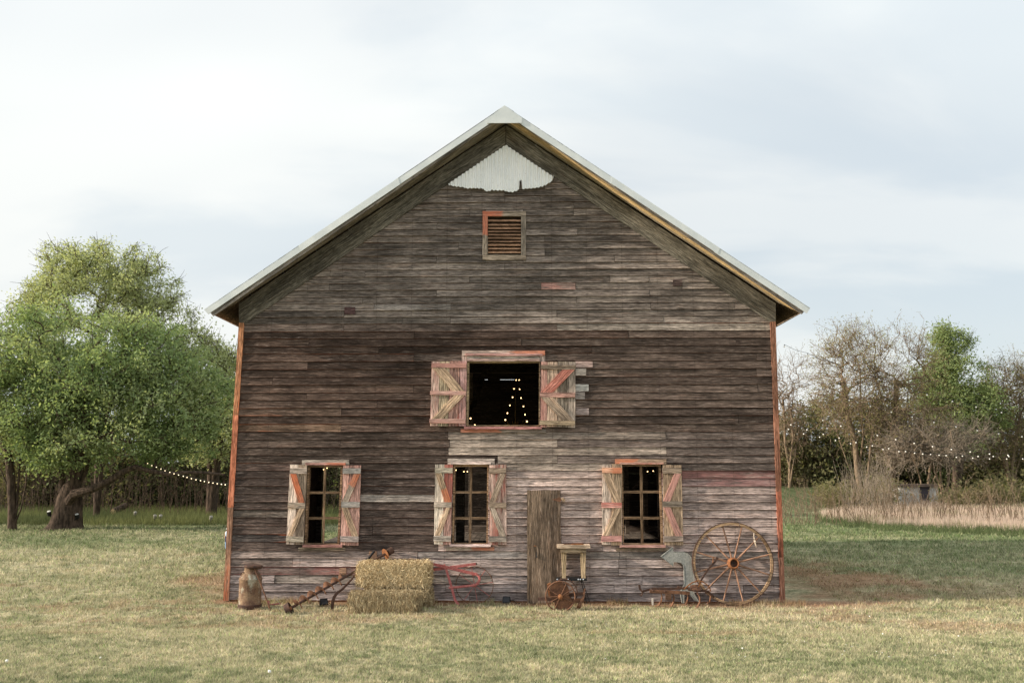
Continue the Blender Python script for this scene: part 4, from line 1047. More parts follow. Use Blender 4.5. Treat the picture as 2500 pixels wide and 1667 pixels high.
# flood lights
def flood(px, py, yaw, label):
    g = G(px, py+6); t = thing('flood_light', g, label, 'flood light', 'black flood lights at the foot of the wall')
    e = Matrix.Rotation(yaw, 3, 'Z')
    def v(x, y, z): return g+e @ Vector((x, y, z))
    m = MB(); m.prism([v(-.07, -.03, .02), v(.07, -.03, .02), v(.06, .0, .12), v(-.06, .0, .12)], [v(-.045, .07, .03), v(.045, .07, .03), v(.04, .07, .09), v(-.04, .07, .09)]); m.build('housing', M_BLK, t)
    m = MB(); m.prism([v(-.055, -.033, .035), v(.055, -.033, .035), v(.048, -.008, .108), v(-.048, -.008, .108)], [v(-.055, -.03, .035), v(.055, -.03, .035), v(.048, -.004, .108), v(-.048, -.004, .108)]); m.build('lens', plain('dark_lens', (.03, .03, .035), .15), t)
    m = MB(); m.tube([v(0, .03, .03), v(0, .03, -.03)], .012, 6); m.build('stake', M_BLK, t)
    m = MB(); m.tube([v(.04, .06, .05), v(.10, .05, .05), v(.14, .06, .01), v(.2, .1, .005)], .005, 5); m.build('cable', M_BLK, t)
flood(790, 1474, .6, 'black flood light between the auger and the bent bar'); flood(1237, 1468, -.3, 'black flood light left of the standing plank door'); flood(1655, 1466, .2, 'black flood light behind the cultivator tines')
# old plank door leaning on the wall
t = thing('plank_door', P(1328, 1471, -.16), 'tall grey brown plank door leaning upright against the wall', 'door')
eds = [1286.5, 1297.5, 1321, 1346, 1359, 1369]
for k in range(5):
    x0, x1 = eds[k]+.25, eds[k+1]-.25; yb_ = 1472 if k < 3 else 1468
    q = [(x0, 1196+random.uniform(-1, 1)), (x1, 1196+random.uniform(-1, 1)), (x1+.8, yb_), (x0+.3, yb_)]
    f = [P(q[0][0], q[0][1], -.085), P(q[1][0], q[1][1], -.085), P(q[2][0], q[2][1], -.19), P(q[3][0], q[3][1], -.19)]
    for v in (f[2], f[3]): pass
    org = sum(f, Vector())/4; ax = (f[0]-f[3]).normalized(); s_ = (f[1]-f[0]); s_ = (s_-ax*s_.dot(ax)).normalized(); n_ = s_.cross(ax)
    Rm = Matrix((ax, n_, s_*1)).transposed()
    if Rm.determinant() < 0: Rm = Matrix((ax, -n_, s_)).transposed()
    Ri = Rm.inverted(); dep = random.uniform(.022, .030)
    mm = MB(); mm.prism([Ri @ (v-org) for v in f], [Ri @ (v+Vector((0, dep, 0))-org) for v in f]); me = bpy.data.meshes.new('plank'); me.from_pydata(mm.v, [], mm.f)
    bm = bmesh.new(); bm.from_mesh(me); bmesh.ops.recalc_face_normals(bm, faces=bm.faces); bm.to_mesh(me); bm.free()
    o = link('plank', me, M_WOOD, t, org); o.rotation_euler = Rm.to_euler(); wood(o, [(.175, .125, .088), (.15, .108, .078), (.135, .098, .072), (.125, .09, .067), (.155, .11, .08)][k])
for y in (1225, 1440):
    o = slab('ledge', R4(1290, y, 1366, y+14), -.07 if y < 1300 else -.15, -.055 if y < 1300 else -.13, t, (.15, .12, .09))
m = MB(); f = [P(1347, 1219, -.10), P(1368, 1213, -.098), P(1371, 1219, -.098), P(1368, 1225, -.10)]; m.prism(f, [v+Vector((0, .006, 0)) for v in f]); m.build('strap_hinge', M_RUST, t)
m = MB(); f = [P(1369, 1216, -.10), P(1373, 1214, -.10), P(1381, 1219, -.07), P(1378, 1225, -.07), P(1372, 1222, -.09)]; m.prism(f, [v+Vector((0, .008, 0)) for v in f]); o = m.build('broken_splinter', M_WOOD, t); wood(o, (.5, .36, .25))
m = MB(); m.tube([P(1309.5, 1346, -.155), P(1310, 1361, -.16)], [.006, .012], 6); m.build('keyhole_dark', M_BLK, t)  # black tube stands in for the dark keyhole slot
m = MB(); m.tube([P(1303, 1332, -.155), P(1309, 1332.5, -.155)], .007, 6); m.build('latch_pin', M_RUSTO, t)
# black stand with wooden bench on it
gs = G(1441, 1477); ys = -.30
t = thing('black_stand', G(1400, 1472), 'low black metal stand with thin legs carrying the wooden stool', 'stand')
pl, pr = P(1359, 1411.5, ys-.06), P(1433, 1411.5, ys-.06)
m = MB(); m.box((pl.x, ys-.06, pl.z-.035), (pr.x, ys+.2, pl.z)); m.build('top', M_BLK, t)
for (px0, px1, gx_, yy) in ((1418.6, 0, 1433, ys-.04), (1421.5, 0, 1442, ys-.07), (1372, 0, 1362, ys-.04)):
    a = P(px0, 1415, yy); b_ = G(gx_, 1474 if gx_ != 1442 else 1477); m = MB(); m.tube([a, b_], .007, 6); m.build('leg', M_BLK, t)
    a2 = a+Vector((0, .22, 0)); m = MB(); m.tube([a2, Vector((b_.x, min(b_.y+.3, -.04), b_.z))], .007, 6); m.build('leg', M_BLK, t)
for px_ in (1360.5, 1375, 1387, 1412, 1417, 1424):
    m = MB(); m.lathe([(0, -.006), (.010, -.006), (.012, .01), (0, .014)], P(px_, 1414, ys-.065), axis=(0, -1, .3), n=8); m.build('clamp', M_CHROME, t)
c6 = crop(1300, 1300, 7.84)
st_ = thing('wooden_stool', Vector((P(1400, 1411, ys).x, ys+.07, pl.z)), 'small weathered wooden stool with thick square legs standing on the black stand', 'stool')
sc_ = (.36, .26, .17)
f0 = P(1360, 1330, ys-.07); f1 = P(1441, 1330, ys-.07); zt_ = P(1400, 1330.5, ys-.07).z; zb2 = P(1400, 1338, ys-.07).z
m = MB(); m.box((f0.x, ys-.07, zb2), (f1.x, ys+.21, zt_)); wood(m.build('seat', M_WOOD, st_), (.46, .35, .26), BARE, .2)
f = [P(*c6(x, y), ys-.045) for x, y in ((535, 302), (1030, 302), (1028, 385), (985, 392), (945, 372), (900, 390), (650, 392), (615, 372), (580, 368), (545, 392))]
m = MB(); m.prism(f, [v+Vector((0, .022, 0)) for v in f]); wood(m.build('apron', M_WOOD, st_), (.28, .21, .14))
for (xa, xb, xc, xd) in ((555, 650, 640, 565), (918, 1020, 1016, 940)):
    for yy in (ys-.02, ys+.14):
        f = [P(*c6(xa, 388), ys-.02), P(*c6(xb, 388), ys-.02), P(*c6(xc, 868), ys-.02), P(*c6(xd, 868), ys-.02)]
        for v in f[2:]: v.z = pl.z
        for v in f[:2]: v.z = zb2-.01
        f = [Vector((v.x, yy, v.z)) for v in f]
        b_ = [v+Vector((0, .06, 0)) for v in f]; org = sum(f+b_, Vector())/8; Rm = Matrix(((0, 0, 1), (0, 1, 0), (-1, 0, 0))).transposed(); Ri = Rm.inverted()
        mm = MB(); mm.prism([Ri @ (v-org) for v in f], [Ri @ (v-org) for v in b_]); me = bpy.data.meshes.new('leg'); me.from_pydata(mm.v, [], mm.f)
        bm = bmesh.new(); bm.from_mesh(me); bmesh.ops.recalc_face_normals(bm, faces=bm.faces); bm.to_mesh(me); bm.free()
        o = link('leg', me, M_WOOD, st_, org); o.rotation_euler = Rm.to_euler(); wood(o, (.34, .25, .155))
tt = thing('rusty_hand_tool', P(1405, 1329.5, ys), 'small orange rusty hand tool lying on the wooden stool', 'hand tool')
m = MB(); a = P(1393, 1329, ys); b_ = P(1425.5, 1328.5, ys); m.tube([a, lerp(a, b_, .3), lerp(a, b_, .8), b_], [.01, .022, .02, .008], 8, flat=.7)
for v in m.v: v.z = zt_+max(.001, (v.z-zt_)*.6+.008)
m.build('blade', M_RUSTO, tt, True)
m = MB(); a = P(1376, 1330, ys); b_ = P(1393, 1330, ys); m.tube([Vector((a.x, ys, zt_+.010)), Vector((b_.x, ys, zt_+.012))], .008, 6); m.build('tang', M_RUST, tt)
# rusty seed planter
t = thing('seed_planter', G(1372, 1490), 'orange rusty planter with spoked wheel and round plates below the wooden stool', 'planter')
yw = gY(1491)+.03
def ring(name, cx_, cy_, r_, Y, rr, mat, n=40, parent=None, flat=1.):
    c_ = P(cx_, cy_, Y); R_r = r_/FPX*(DCAM+Y); m = MB(); m.tube([c_+Vector((math.cos(a)*R_r, 0, math.sin(a)*R_r)) for a in np.linspace(0, 2*math.pi, n+1)[:-1]], rr, 6, closed=True, flat=flat); return m.build(name, mat, parent, True), c_, R_r
wh, wc, wr = ring('wheel', 1368, 1455, 34.8, yw, .011, M_RUST, parent=t, flat=1.5)
for k, a in enumerate((15, 28, 62, 148, 180, 207, 243, 332)):
    a = R_(a+2); e = Vector((math.cos(a), 0, math.sin(a))); m = MB(); m.tube([wc+e*.03+Vector((0, -.02, 0)), wc+e*wr], .007, 5); m.build('spoke', M_RUST, wh)
m = MB(); m.lathe([(.0, -.03), (.030, -.03), (.036, .0), (.034, .05), (.012, .06), (0, .07)], wc, axis=(0, -1, 0), n=14); m.build('hub', M_RUSTO, wh, True)
wh2, wc2, wr2 = ring('wheel', 1377, 1446, 31, yw+.16, .011, M_RUSTD, parent=t, flat=1.5)
for k in range(14):
    a = k*2*math.pi/14; e = Vector((math.cos(a), 0, math.sin(a))); m = MB(); m.bar([wc2+e*wr2, wc2+e*(wr2+.028)], .012, .012); m.build('lug', M_RUST, wh2)
for k in range(6):
    a = k*math.pi/3+.4; e = Vector((math.cos(a), 0, math.sin(a))); m = MB(); m.tube([wc2, wc2+e*wr2], .006, 5); m.build('spoke', M_RUSTD, wh2)
m = MB(); p = P(*c6(515, 1130), yw+.05); m.lathe([(.0, .0), (.145, .0), (.15, .012), (.0, .02)], p, axis=(.1, -1, 0), n=30); m.build('plate', M_RUST, t, True)
m = MB(); p = P(*c6(590, 1340), yw+.03); m.lathe([(.0, .0), (.128, .0), (.133, .012), (.0, .02)], p, axis=(0, -1, 0), n=30); m.build('plate', M_RUST, t, True)
m = MB(); f = [P(*c6(x, y), yw+.03) for x, y in ((280, 990), (345, 955), (360, 1000), (330, 1060), (380, 1240), (310, 1235), (290, 1100))]; m.prism(f, [v+Vector((0, .06, 0)) for v in f]); m.build('hopper', M_RUSTO, t)
m = MB(); m.bar(T3(c6, [(105, 1265, yw+.1), (250, 1262, yw+.08), (420, 1290, yw+.08)]), .045, .03); m.build('frame_bar', M_RUSTD, t)
m = MB(); m.bar(T3(c6, [(640, 1225, yw+.1), (760, 1190, yw+.1), (960, 1160, yw+.1), (990, 1180, yw+.1)]), .045, .03); m.build('frame_bar', M_RUSTD, t)
m = MB(); m.bar(T3(c6, [(660, 1290, yw+.1), (820, 1285, yw+.1), (985, 1280, yw+.1)]), .05, .03); m.build('frame_bar', M_RUST, t)
g = G(1407, 1488)
m = MB(); m.bar(T3(c6, [(1003, 1065, yw+.1), (985, 1150, yw+.09), (985, 1210, yw+.06), (920, 1330, yw+.03), (900, 1400, yw+.02)])+[g], [.02, .035, .03, .03, .06, .03], .014); m.build('covering_shovel', M_RUST, t)
# arrow sign
c7 = crop(1480, 1200, 4.9)
t = thing('arrow_sign', P(1682, 1470, -.12), 'grey galvanised metal arrow bent to point left beside the wagon wheel', 'arrow sign')
out = [(655, 775), (797, 660), (803, 716), (925, 716), (972, 735), (1008, 770), (1032, 820), (1042, 880), (1050, 1000), (1056, 1130), (1050, 1215), (1112, 1318), (1062, 1296), (1000, 1228), (932, 1228), (930, 1332), (906, 1328), (888, 1222), (900, 1170), (934, 1105), (932, 1000), (930, 920), (920, 872), (895, 848), (850, 840), (806, 838), (803, 888)]
yt_ = lambda y: -.10-.10*(y-660)/660
f = [P(*c7(x, y), yt_(y)) for x, y in out]
def offset(poly, d):
    r = []
    for i, p in enumerate(poly):
        a, b = poly[i-1], poly[(i+1) % len(poly)]; e1 = (p-a).normalized(); e2 = (b-p).normalized()
        n1 = Vector((-e1.z, 0, e1.x)); n2 = Vector((-e2.z, 0, e2.x)); r.append(p-(n1+n2).normalized()*d if (n1+n2).length > .1 else p)
    return r
bk = [v+Vector((0, .06, 0)) for v in f]
n_ = len(f); bm = bmesh.new(); fv = [bm.verts.new(v) for v in f]; bv = [bm.verts.new(v) for v in bk]
ff = bm.faces.new(fv); bm.faces.new(list(reversed(bv)))
for i in range(n_): bm.faces.new((fv[i], bv[i], bv[(i+1) % n_], fv[(i+1) % n_]))
bmesh.ops.recalc_face_normals(bm, faces=bm.faces)
bmesh.ops.triangulate(bm, faces=[x for x in bm.faces if len(x.verts) > 4])
org = Vector(f[0]); bmesh.ops.translate(bm, verts=bm.verts, vec=-org)
me = bpy.data.meshes.new('arrow_panel'); bm.to_mesh(me); bm.free(); link('arrow_panel', me, M_GALV, t, org)
m = MB(); m.tube([v+Vector((0, -.002, 0)) for v in f], .004, 4, closed=True); m.build('rim', M_GALV, t)
# wagon wheel
WC = P(1789, 1374.5, -.16); WR = 96.5/FPX*(DCAM-.16); lean = .16
ex = Vector((1, 0, 0)); ez = Vector((0, .10, 1)).normalized(); en_ = Vector((0, -1, .10)).normalized()
t = thing('wagon_wheel', WC-ez*WR, 'large wooden wagon wheel with iron tyre leaning at the right end of the wall', 'wagon wheel')
def cp(r, a, o=0.): return WC+(ex*math.cos(a)+ez*math.sin(a))*r+en_*o
m = MB(); m.bar([cp(WR-.004, a) for a in np.linspace(0, 2*math.pi, 65)[:-1]], .008, .045, up=en_, closed=True); m.build('tyre', M_RUSTD, t, True)
gaps = [.27, 1.35, 2.5, 3.35, 4.2, 5.4]
for k in range(6):
    a0_ = gaps[k]+.012; a1_ = (gaps[(k+1) % 6]+(2*math.pi if k == 5 else 0))-.012; nn = 13
    m = MB(); m.bar([cp(WR-.030, a, 0) for a in np.linspace(a0_, a1_, nn)], [.037]*nn, .040, up=en_); o = m.build('felloe', M_WOOD, t); wood(o, (.25, .165, .10), PINK, .1, .05)
for k in range(12):
    a = R_(13+30*k); m = MB(); m.tube([cp(.08, a, .02), cp(WR*.55, a, .01), cp(WR-.045, a, 0)], [.016, .013, .012], 8)
    org = cp(WR/2, a); ax = (cp(1, a)-cp(0, a)).normalized(); up_ = en_; s_ = ax.cross(up_); Rm = Matrix((ax, up_, s_)).transposed(); Ri = Rm.inverted()
    me = bpy.data.meshes.new('spoke'); me.from_pydata([Ri @ (v-org) for v in m.v], [], m.f); me.update()
    o = link('spoke', me, M_WOOD, t, org); o.rotation_euler = Rm.to_euler(); wood(o, (.27, .155, .105), PINK, .15, .15)
m = MB(); m.lathe([(.05, -.08), (.085, -.07), (.09, -.02), (.092, .06), (.078, .12), (.070, .125), (.060, .12), (.055, .06), (.016, .055)], WC, axis=en_, n=28); m.build('hub', M_RUSTO, t, True)
m = MB(); m.lathe([(.0, .05), (.058, .05), (.058, .06), (.0, .06)], WC, axis=en_, n=20); m.build('hub_face', M_RUSTD, t)
m = MB(); m.lathe([(.0, .061), (.012, .061), (.012, .07), (.0, .07)], WC, axis=en_, n=10); m.build('axle_hole', M_BLK, t)
m = MB(); m.bar(T3(c7, [(1768, 490, -.20), (1765, 530, -.22), (1778, 600, -.22), (1796, 665, -.21)]), [.006, .014, .026, .006], .008); o = m.build('wood_splinter', M_WOOD, None); wood(o, (.72, .58, .46)); tag(o, 'pale wooden splinter hanging from the upper right rim of the wagon wheel', 'splinter')
# cultivator
yc = gY(1484)
t = thing('cultivator', G(1640, 1478), 'rusty iron cultivator with curved tines standing before the galvanised arrow', 'cultivator')
def cpt(pts): return [P(*c7(x, y), yc+dy) for x, y, dy in pts]
m = MB(); m.bar(cpt([(520, 1188, .0), (760, 1198, .0), (1000, 1212, .0)]), .048, .03); m.build('beam', M_RUST, t)
m = MB(); m.bar(cpt([(540, 1158, .24), (760, 1160, .24), (960, 1150, .24), (1090, 1165, .24)]), .036, .03); m.build('beam', M_RUSTD, t)
m = MB(); m.bar(cpt([(980, 1165, .1), (1080, 1180, .1), (1180, 1185, .12), (1230, 1205, .12), (1290, 1260, .14)]), .036, .03); m.build('beam', M_RUSTD, t)
m = MB(); m.bar(cpt([(530, 1165, .12), (430, 1192, .1), (402, 1160, .1), (396, 1110, .1)]), .034, .022); m.build('clevis', M_RUSTD, t)
m = MB(); m.tube(cpt([(428, 1192, .1), (432, 1225, .1), (418, 1246, .1), (402, 1228, .1)]), .010, 6); m.build('hook', M_RUSTD, t, True)
gA_ = [(650, 1200, 668, 1250, 658, 1310, 630, 1345, 590, 1372, 0.0), (790, 1205, 812, 1260, 803, 1320, 785, 1355, 755, 1386, -.02), (970, 1215, 980, 1260, 970, 1300, 955, 1335, 928, 1352, .10),
       (1085, 1200, 1118, 1260, 1118, 1320, 1095, 1375, 1058, 1405, -.06), (1225, 1185, 1252, 1230, 1245, 1280, 1225, 1325, 1195, 1355, .12)]
for g5 in gA_:
    xs_ = g5[:-1]; dy = g5[-1]; tip = G(*c7(xs_[8], xs_[9]-2)); pts = [P(*c7(xs_[2*k], xs_[2*k+1]), lerp(yc+dy*.5+.02, tip.y, k/4)) for k in range(4)]+[tip]
    m = MB(); m.bar(pts, [.022, .026, .032, .038, .012], .012, up=(1, .4, 0)); m.build('tine', M_RUST, t)
m = MB(); m.bar(cpt([(930, 1168, .0), (980, 1120, .02), (1030, 1085, .04), (1100, 1062, .06), (1160, 1075, .06), (1205, 1110, .08), (1240, 1155, .1), (1252, 1192, .1)]), .016, .02); m.build('arch', M_RUSTO, t)
m = MB(); m.bar(cpt([(1100, 1140, .06), (1140, 1050, .08), (1220, 925, .12), (1300, 835, .16), (1332, 785, .18)]), [.03, .026, .026, .03, .036], .016); m.build('lever', M_RUSTD, t)
m = MB(); m.bar(cpt([(1275, 848, .14), (1280, 780, .14)]), .012, .012); m.build('lever_catch', M_RUSTO, t)
m = MB(); m.bar(cpt([(1103, 1140, .05), (1125, 1080, .06)]), .022, .014); m.build('quadrant', M_RUSTO, t)
for x, y in ((560, 1180), (700, 1190), (860, 1135), (885, 1140), (1010, 1160), (1050, 1185), (950, 1195), (1090, 1150)):
    m = MB(); m.lathe([(0, -.012), (.014, -.012), (.016, .01), (.0, .018)], P(*c7(x, y), yc-.02), axis=(0, -1, .2), n=7); m.build('bolt', M_RUSTD, t)
m = MB(); m.lathe([(.0, -.01), (.07, -.012), (.085, .01), (.0, .03)], P(*c7(1065, 1155), yc+.06), axis=(.2, -.5, 1), n=16); m.build('cap_plate', M_RUST, t, True)
g = G(1593.5, 1477); m = MB(); m.box((g.x-.012, g.y-.012, -.02), (g.x+.012, g.y+.012, .105)); tag(m.build('marker_stake', plain('chalky_white', (.62, .58, .52), .8), None, org=g), 'short white stake in the soil at the front end of the cultivator', 'stake')
g = G(1865, 1500)

# ------------------------------------------------------------------ person by the left corner
g = G(551, 1341); s_ = P(551, 1287, g.y).z-g.z; X0 = P(555.5, 1310, g.y).x
prs = thing('person', (X0, g.y, g.z), 'person in white cap, pale blue top and blue trousers half hidden behind the left corner', 'person')
def skinbody(name, nodes, edges, mat):
    me = bpy.data.meshes.new(name); me.from_pydata([Vector(n[0])*s_ for n in nodes], edges, [])
    o = link(name, me, mat, prs, (X0, g.y, g.z)); sk = o.modifiers.new('skin', 'SKIN'); sd = o.modifiers.new('sub', 'SUBSURF'); sd.levels = 1; sd.render_levels = 1
    for i, nn in enumerate(nodes): me.skin_vertices[0].data[i].radius = (nn[1]*s_, nn[1]*s_)
    me.skin_vertices[0].data[0].use_root = True; return o
skin = plain('skin', (.55, .32, .22), .6)
nodes = [((0, 0, .52), .07), ((0, 0, .66), .065), ((0, 0, .80), .075), ((0, 0, .85), .03), ((0, -.01, .925), .055),
         ((-.05, 0, .47), .045), ((-.055, -.01, .27), .035), ((-.055, 0, .05), .022), ((-.055, -.05, .02), .02), ((.05, 0, .47), .045), ((.055, 0, .27), .035), ((.055, 0, .05), .022), ((.055, -.05, .02), .02),
         ((-.10, 0, .79), .03), ((-.125, 0, .63), .024), ((-.12, -.05, .50), .018), ((.10, 0, .79), .03), ((.125, 0, .63), .024), ((.12, -.05, .50), .018)]
edges = [(0, 1), (1, 2), (2, 3), (3, 4), (0, 5), (5, 6), (6, 7), (7, 8), (0, 9), (9, 10), (10, 11), (11, 12), (2, 13), (13, 14), (14, 15), (2, 16), (16, 17), (17, 18)]
skinbody('body', nodes, edges, skin)
pc = Vector((X0, g.y, g.z))
m = MB(); m.lathe([(.085, .60), (.10, .66), (.105, .76), (.085, .82), (.04, .84)], Vector(), n=16); m.v = [pc+v*s_ for v in m.v]; m.build('shirt', plain('pale_blue_cloth', (.42, .55, .70)), prs, True)
m = MB(); m.lathe([(.12, .36), (.115, .48), (.10, .58), (.088, .61)], Vector(), n=16); m.v = [pc+v*s_ for v in m.v]; m.build('apron', plain('navy_cloth', (.015, .02, .06)), prs, True)
for sx_ in (-1, 1):
    m = MB(); m.lathe([(.034, .03), (.042, .2), (.055, .37)], Vector((sx_*.055, 0, 0)), n=12); m.v = [pc+v*s_ for v in m.v]; m.build('trouser_leg', plain('light_blue_denim', (.22, .36, .62)), prs, True)
m = MB(); m.lathe([(.062, .925), (.066, .95), (.05, .985), (.0, 1.0)], Vector(), n=14); m.box((-.11, -.03, .93), (-.03, .03, .938)); m.v = [pc+v*s_ for v in m.v]; m.build('cap', plain('white_cap', (.8, .8, .8)), prs, True)

# ------------------------------------------------------------------ trees
def tubes_np(A, B, ra, rb, n=4):
    d = B-A; l = np.linalg.norm(d, axis=1, keepdims=True); d = d/np.maximum(l, 1e-6)
    ref = np.where(np.abs(d[:, 2:3]) < .9, np.array([[0, 0, 1.]]), np.array([[1., 0, 0]])); u = np.cross(d, ref); u /= np.linalg.norm(u, axis=1, keepdims=True); w = np.cross(d, u)
    an = np.arange(n)*2*np.pi/n; c = np.cos(an)[None, :, None]; s = np.sin(an)[None, :, None]
    ringa = A[:, None]+(u[:, None]*c+w[:, None]*s)*ra[:, None, None]; ringb = B[:, None]+(u[:, None]*c+w[:, None]*s)*rb[:, None, None]
    V = np.concatenate([ringa, ringb], 1).reshape(-1, 3); b = (np.arange(len(A))*2*n)[:, None, None]
    k = np.arange(n); q = np.stack([k, (k+1) % n, (k+1) % n+n, k+n], -1)[None]
    return V, (b+q).reshape(-1, 4)
JIT = .045; BEND = .10
def skeleton(trunks, att, r0, rmin=.008, bend=.12):
    """trunks: list of polylines (np arrays) sharing a base; att: attractors. returns A,B,ra,rb and attractor list"""
    pos = []; par = []
    for tr in trunks:
        last = -1
        for i, p in enumerate(tr):
            if i == 0 and pos: last = 0; continue
            pos.append(np.array(p, float)); par.append(last if i else -1); last = len(pos)-1
    top = np.array(trunks[0][-1]); order = np.argsort(np.linalg.norm(att-top, axis=1)); n0 = len(pos); tipid = []
    base_z = trunks[0][0][2]
    PA = np.zeros((n0+len(att)*3, 3)); cnt = n0; PA[:n0] = pos; PR = list(par)
    for i in order:
        a = att[i]; cand = PA[:cnt]; dd = np.linalg.norm(cand-a, axis=1)+.9*np.maximum(cand[:, 2]-a[2]+.35*np.linalg.norm(cand[:, :2]-a[:2], axis=1), 0)
        if cnt > 3: dd[0] += 5
        j = int(np.argmin(dd)); p = PA[j]; pr = PR[j]; gd = (p-PA[pr]) if pr >= 0 else np.array([0, 0, 1.]); gd = gd/max(np.linalg.norm(gd), 1e-6)
        L_ = np.linalg.norm(a-p)
        for k in (1/3., 2/3.):
            q = p+(a-p)*k+gd*L_*BEND*math.sin(math.pi*k)*.7+rng.normal(0, L_*JIT, 3); PA[cnt] = q; PR.append(j); j = cnt; cnt += 1
        PA[cnt] = a; PR.append(j); cnt += 1; tipid.append(cnt-1)
    w = np.zeros(cnt); w[tipid] = 1
    for i in range(cnt-1, 0, -1):
        if PR[i] >= 0: w[PR[i]] += max(w[i], .3)
    PRa = np.array(PR); e = np.arange(cnt)[PRa >= 0]; Wn = np.maximum(w, .3); Rr = np.maximum(r0*(Wn/Wn[0])**.52, rmin)
    return PA[PRa[e]], PA[e], np.minimum(Rr[PRa[e]], Rr[e]*1.7), Rr[e]
CULL = .16
def ell_points(ells, n, shell=.5):
    """sample points in ellipsoids given (px,py,Y,rx_px,ry_px,rdepth m, weight)"""
    ws = np.array([e[6] for e in ells], float); ws /= ws.sum(); out = []; n = int(n*1.2)
    for e, k in zip(ells, (ws*n).astype(int)):
        c = P(e[0], e[1], e[2]); sc = (e[2]+DCAM)/FPX
        v = rng.normal(0, 1, (k, 3)); v /= np.linalg.norm(v, axis=1, keepdims=True); r = rng.uniform(0, 1, k)**(1/3.); r = shell+(1-shell)*r if shell < 1 else r
        r = np.where(rng.uniform(0, 1, k) < .25, r*rng.uniform(.3, 1, k), r)
        r = np.where(rng.uniform(0, 1, k) < .10, rng.uniform(1.0, 1.2, k), r)
        out.append(np.array(c)+v*r[:, None]*np.array([e[3]*sc, e[5], e[4]*sc]))
    o = np.concatenate(out); k = fbm(o[:, 0]*.75+o[:, 1]*.35+3, o[:, 2]*.95-o[:, 1]*.3, 123, 2)+rng.normal(0, .03, len(o))
    return o[k > np.quantile(k, CULL)]
def leafquads(C, per, spread, size, flatz=.8):
    n = len(C)*per; pc_ = np.repeat(rng.uniform(.45, 1.45, len(C)), per)[:, None]; c = np.repeat(C, per, 0)+rng.normal(0, 1, (n, 3))*np.array([spread, spread, spread*flatz])*pc_
    nrm = rng.normal(0, 1, (n, 3)); nrm[:, 2] += .5; nrm /= np.linalg.norm(nrm, axis=1, keepdims=True)
    u = np.cross(nrm, rng.normal(0, 1, (n, 3))); u /= np.linalg.norm(u, axis=1, keepdims=True); w = np.cross(nrm, u)
    s = size*rng.uniform(.45, 1.5, n)[:, None]*(.7+.3*pc_)
    V = np.stack([c-u*s, c-w*s*.45+u*s*.1, c+u*s, c+w*s*.45+u*s*.1], 1).reshape(-1, 3); return V, np.arange(4*n).reshape(n, 4)
def twigs_np(C, per, ln, r, up=.4, out_c=None):
    n = len(C)*per; a = np.repeat(C, per, 0); d = rng.normal(0, 1, (n, 3)); d[:, 2] += up
    if out_c is not None:
        o = a-np.array(out_c); o /= np.maximum(np.linalg.norm(o, axis=1, keepdims=True), .1); d += o*1.0
    d /= np.linalg.norm(d, axis=1, keepdims=True); l = rng.uniform(.4, 1.2, n)[:, None]*ln; m = a+d*l*.55; e = m+(d+rng.normal(0, .35, (n, 3)))*l*.5
    A = np.concatenate([a, m]); B = np.concatenate([m, e]); return A, B, np.full(2*n, r), np.concatenate([np.full(n, r*.8), np.full(n, r*.45)]), e
def tree(name, base, label, cat, group, trunks, ells, natt, r0, leaf=None, per=60, spread=.28, size=.045, bark=None, twig=None, shell=.45, rmin=.012, sub=None, leafatt=None, loc=None):
    b = Vector(base); t = thing(name, b, label, cat, group); bark = bark or M_BARK
    att = ell_points(ells, natt, shell); A, B, ra, rb = skeleton([np.array([tuple(p) for p in tr]) for tr in trunks], att, r0, rmin)
    big = (ra > r0*.33); thick = tubes_np(A[big], B[big], ra[big], rb[big], 9); thin = tubes_np(A[~big], B[~big], ra[~big], rb[~big], 4)
    bb = np.array(b)
    me = np_mesh('trunk', thick[0]-bb, thick[1]); me.polygons.foreach_set('use_smooth', np.ones(len(me.polygons), bool)); link('trunk', me, bark, t, b)
    V, F = thin; cc = np.array(P(ells[0][0], ells[0][1], ells[0][2])); tips = att
    if twig:
        tp, tl, tr_ = twig; a_, b_, r1, r2, e_ = twigs_np(att, tp, tl, tr_, out_c=cc); V2, F2 = tubes_np(a_, b_, r1, r2, 3) if True else None
        me = np_mesh('twigs', V2-bb, F2); o = link('twigs', me, sub or bark, t, b); o['kind'] = 'stuff'; tips = e_
        if per < 12: a2, b2, r1, r2, e2 = twigs_np(e_, 2, tl*.5, tr_*.7, out_c=cc); V3, F3 = tubes_np(a2, b2, r1, r2, 3); me = np_mesh('twigs', V3-bb, F3); o = link('twigs', me, sub or bark, t, b); o['kind'] = 'stuff'; tips = e2
    me = np_mesh('branches', V-bb, F); link('branches', me, bark, t, b)['kind'] = 'stuff'
    if leaf:
        Vl, Fl = leafquads(att if leafatt is None else tips, per, spread, size); me = np_mesh('crown', Vl-bb, Fl); o = link('crown', me, leaf, t, b); o['kind'] = 'stuff'
    return t
# left: pale tree behind
b = G(235, 1268); Y1 = b.y
tree('broadleaf_tree', b, 'tall pale green airy tree rising behind the left spreading tree', 'tree', None,
     [[b, P(238, 1100, Y1), P(232, 950, Y1), P(236, 850, Y1)], [b, P(200, 1000, Y1), P(170, 860, Y1)], [b, P(260, 1000, Y1), P(300, 850, Y1)]],
     [(230, 705, Y1, 190, 115, 2.2, 4), (120, 740, Y1, 105, 90, 1.6, 1.3), (340, 720, Y1, 90, 90, 1.6, 1.3), (280, 640, Y1, 90, 50, 1.2, .8), (150, 650, Y1, 60, 45, 1, .5), (430, 790, Y1, 55, 60, 1, .5)],
     430, .12, M_LEAFL, 110, .20, .048, twig=(4, .55, .009), shell=.3)
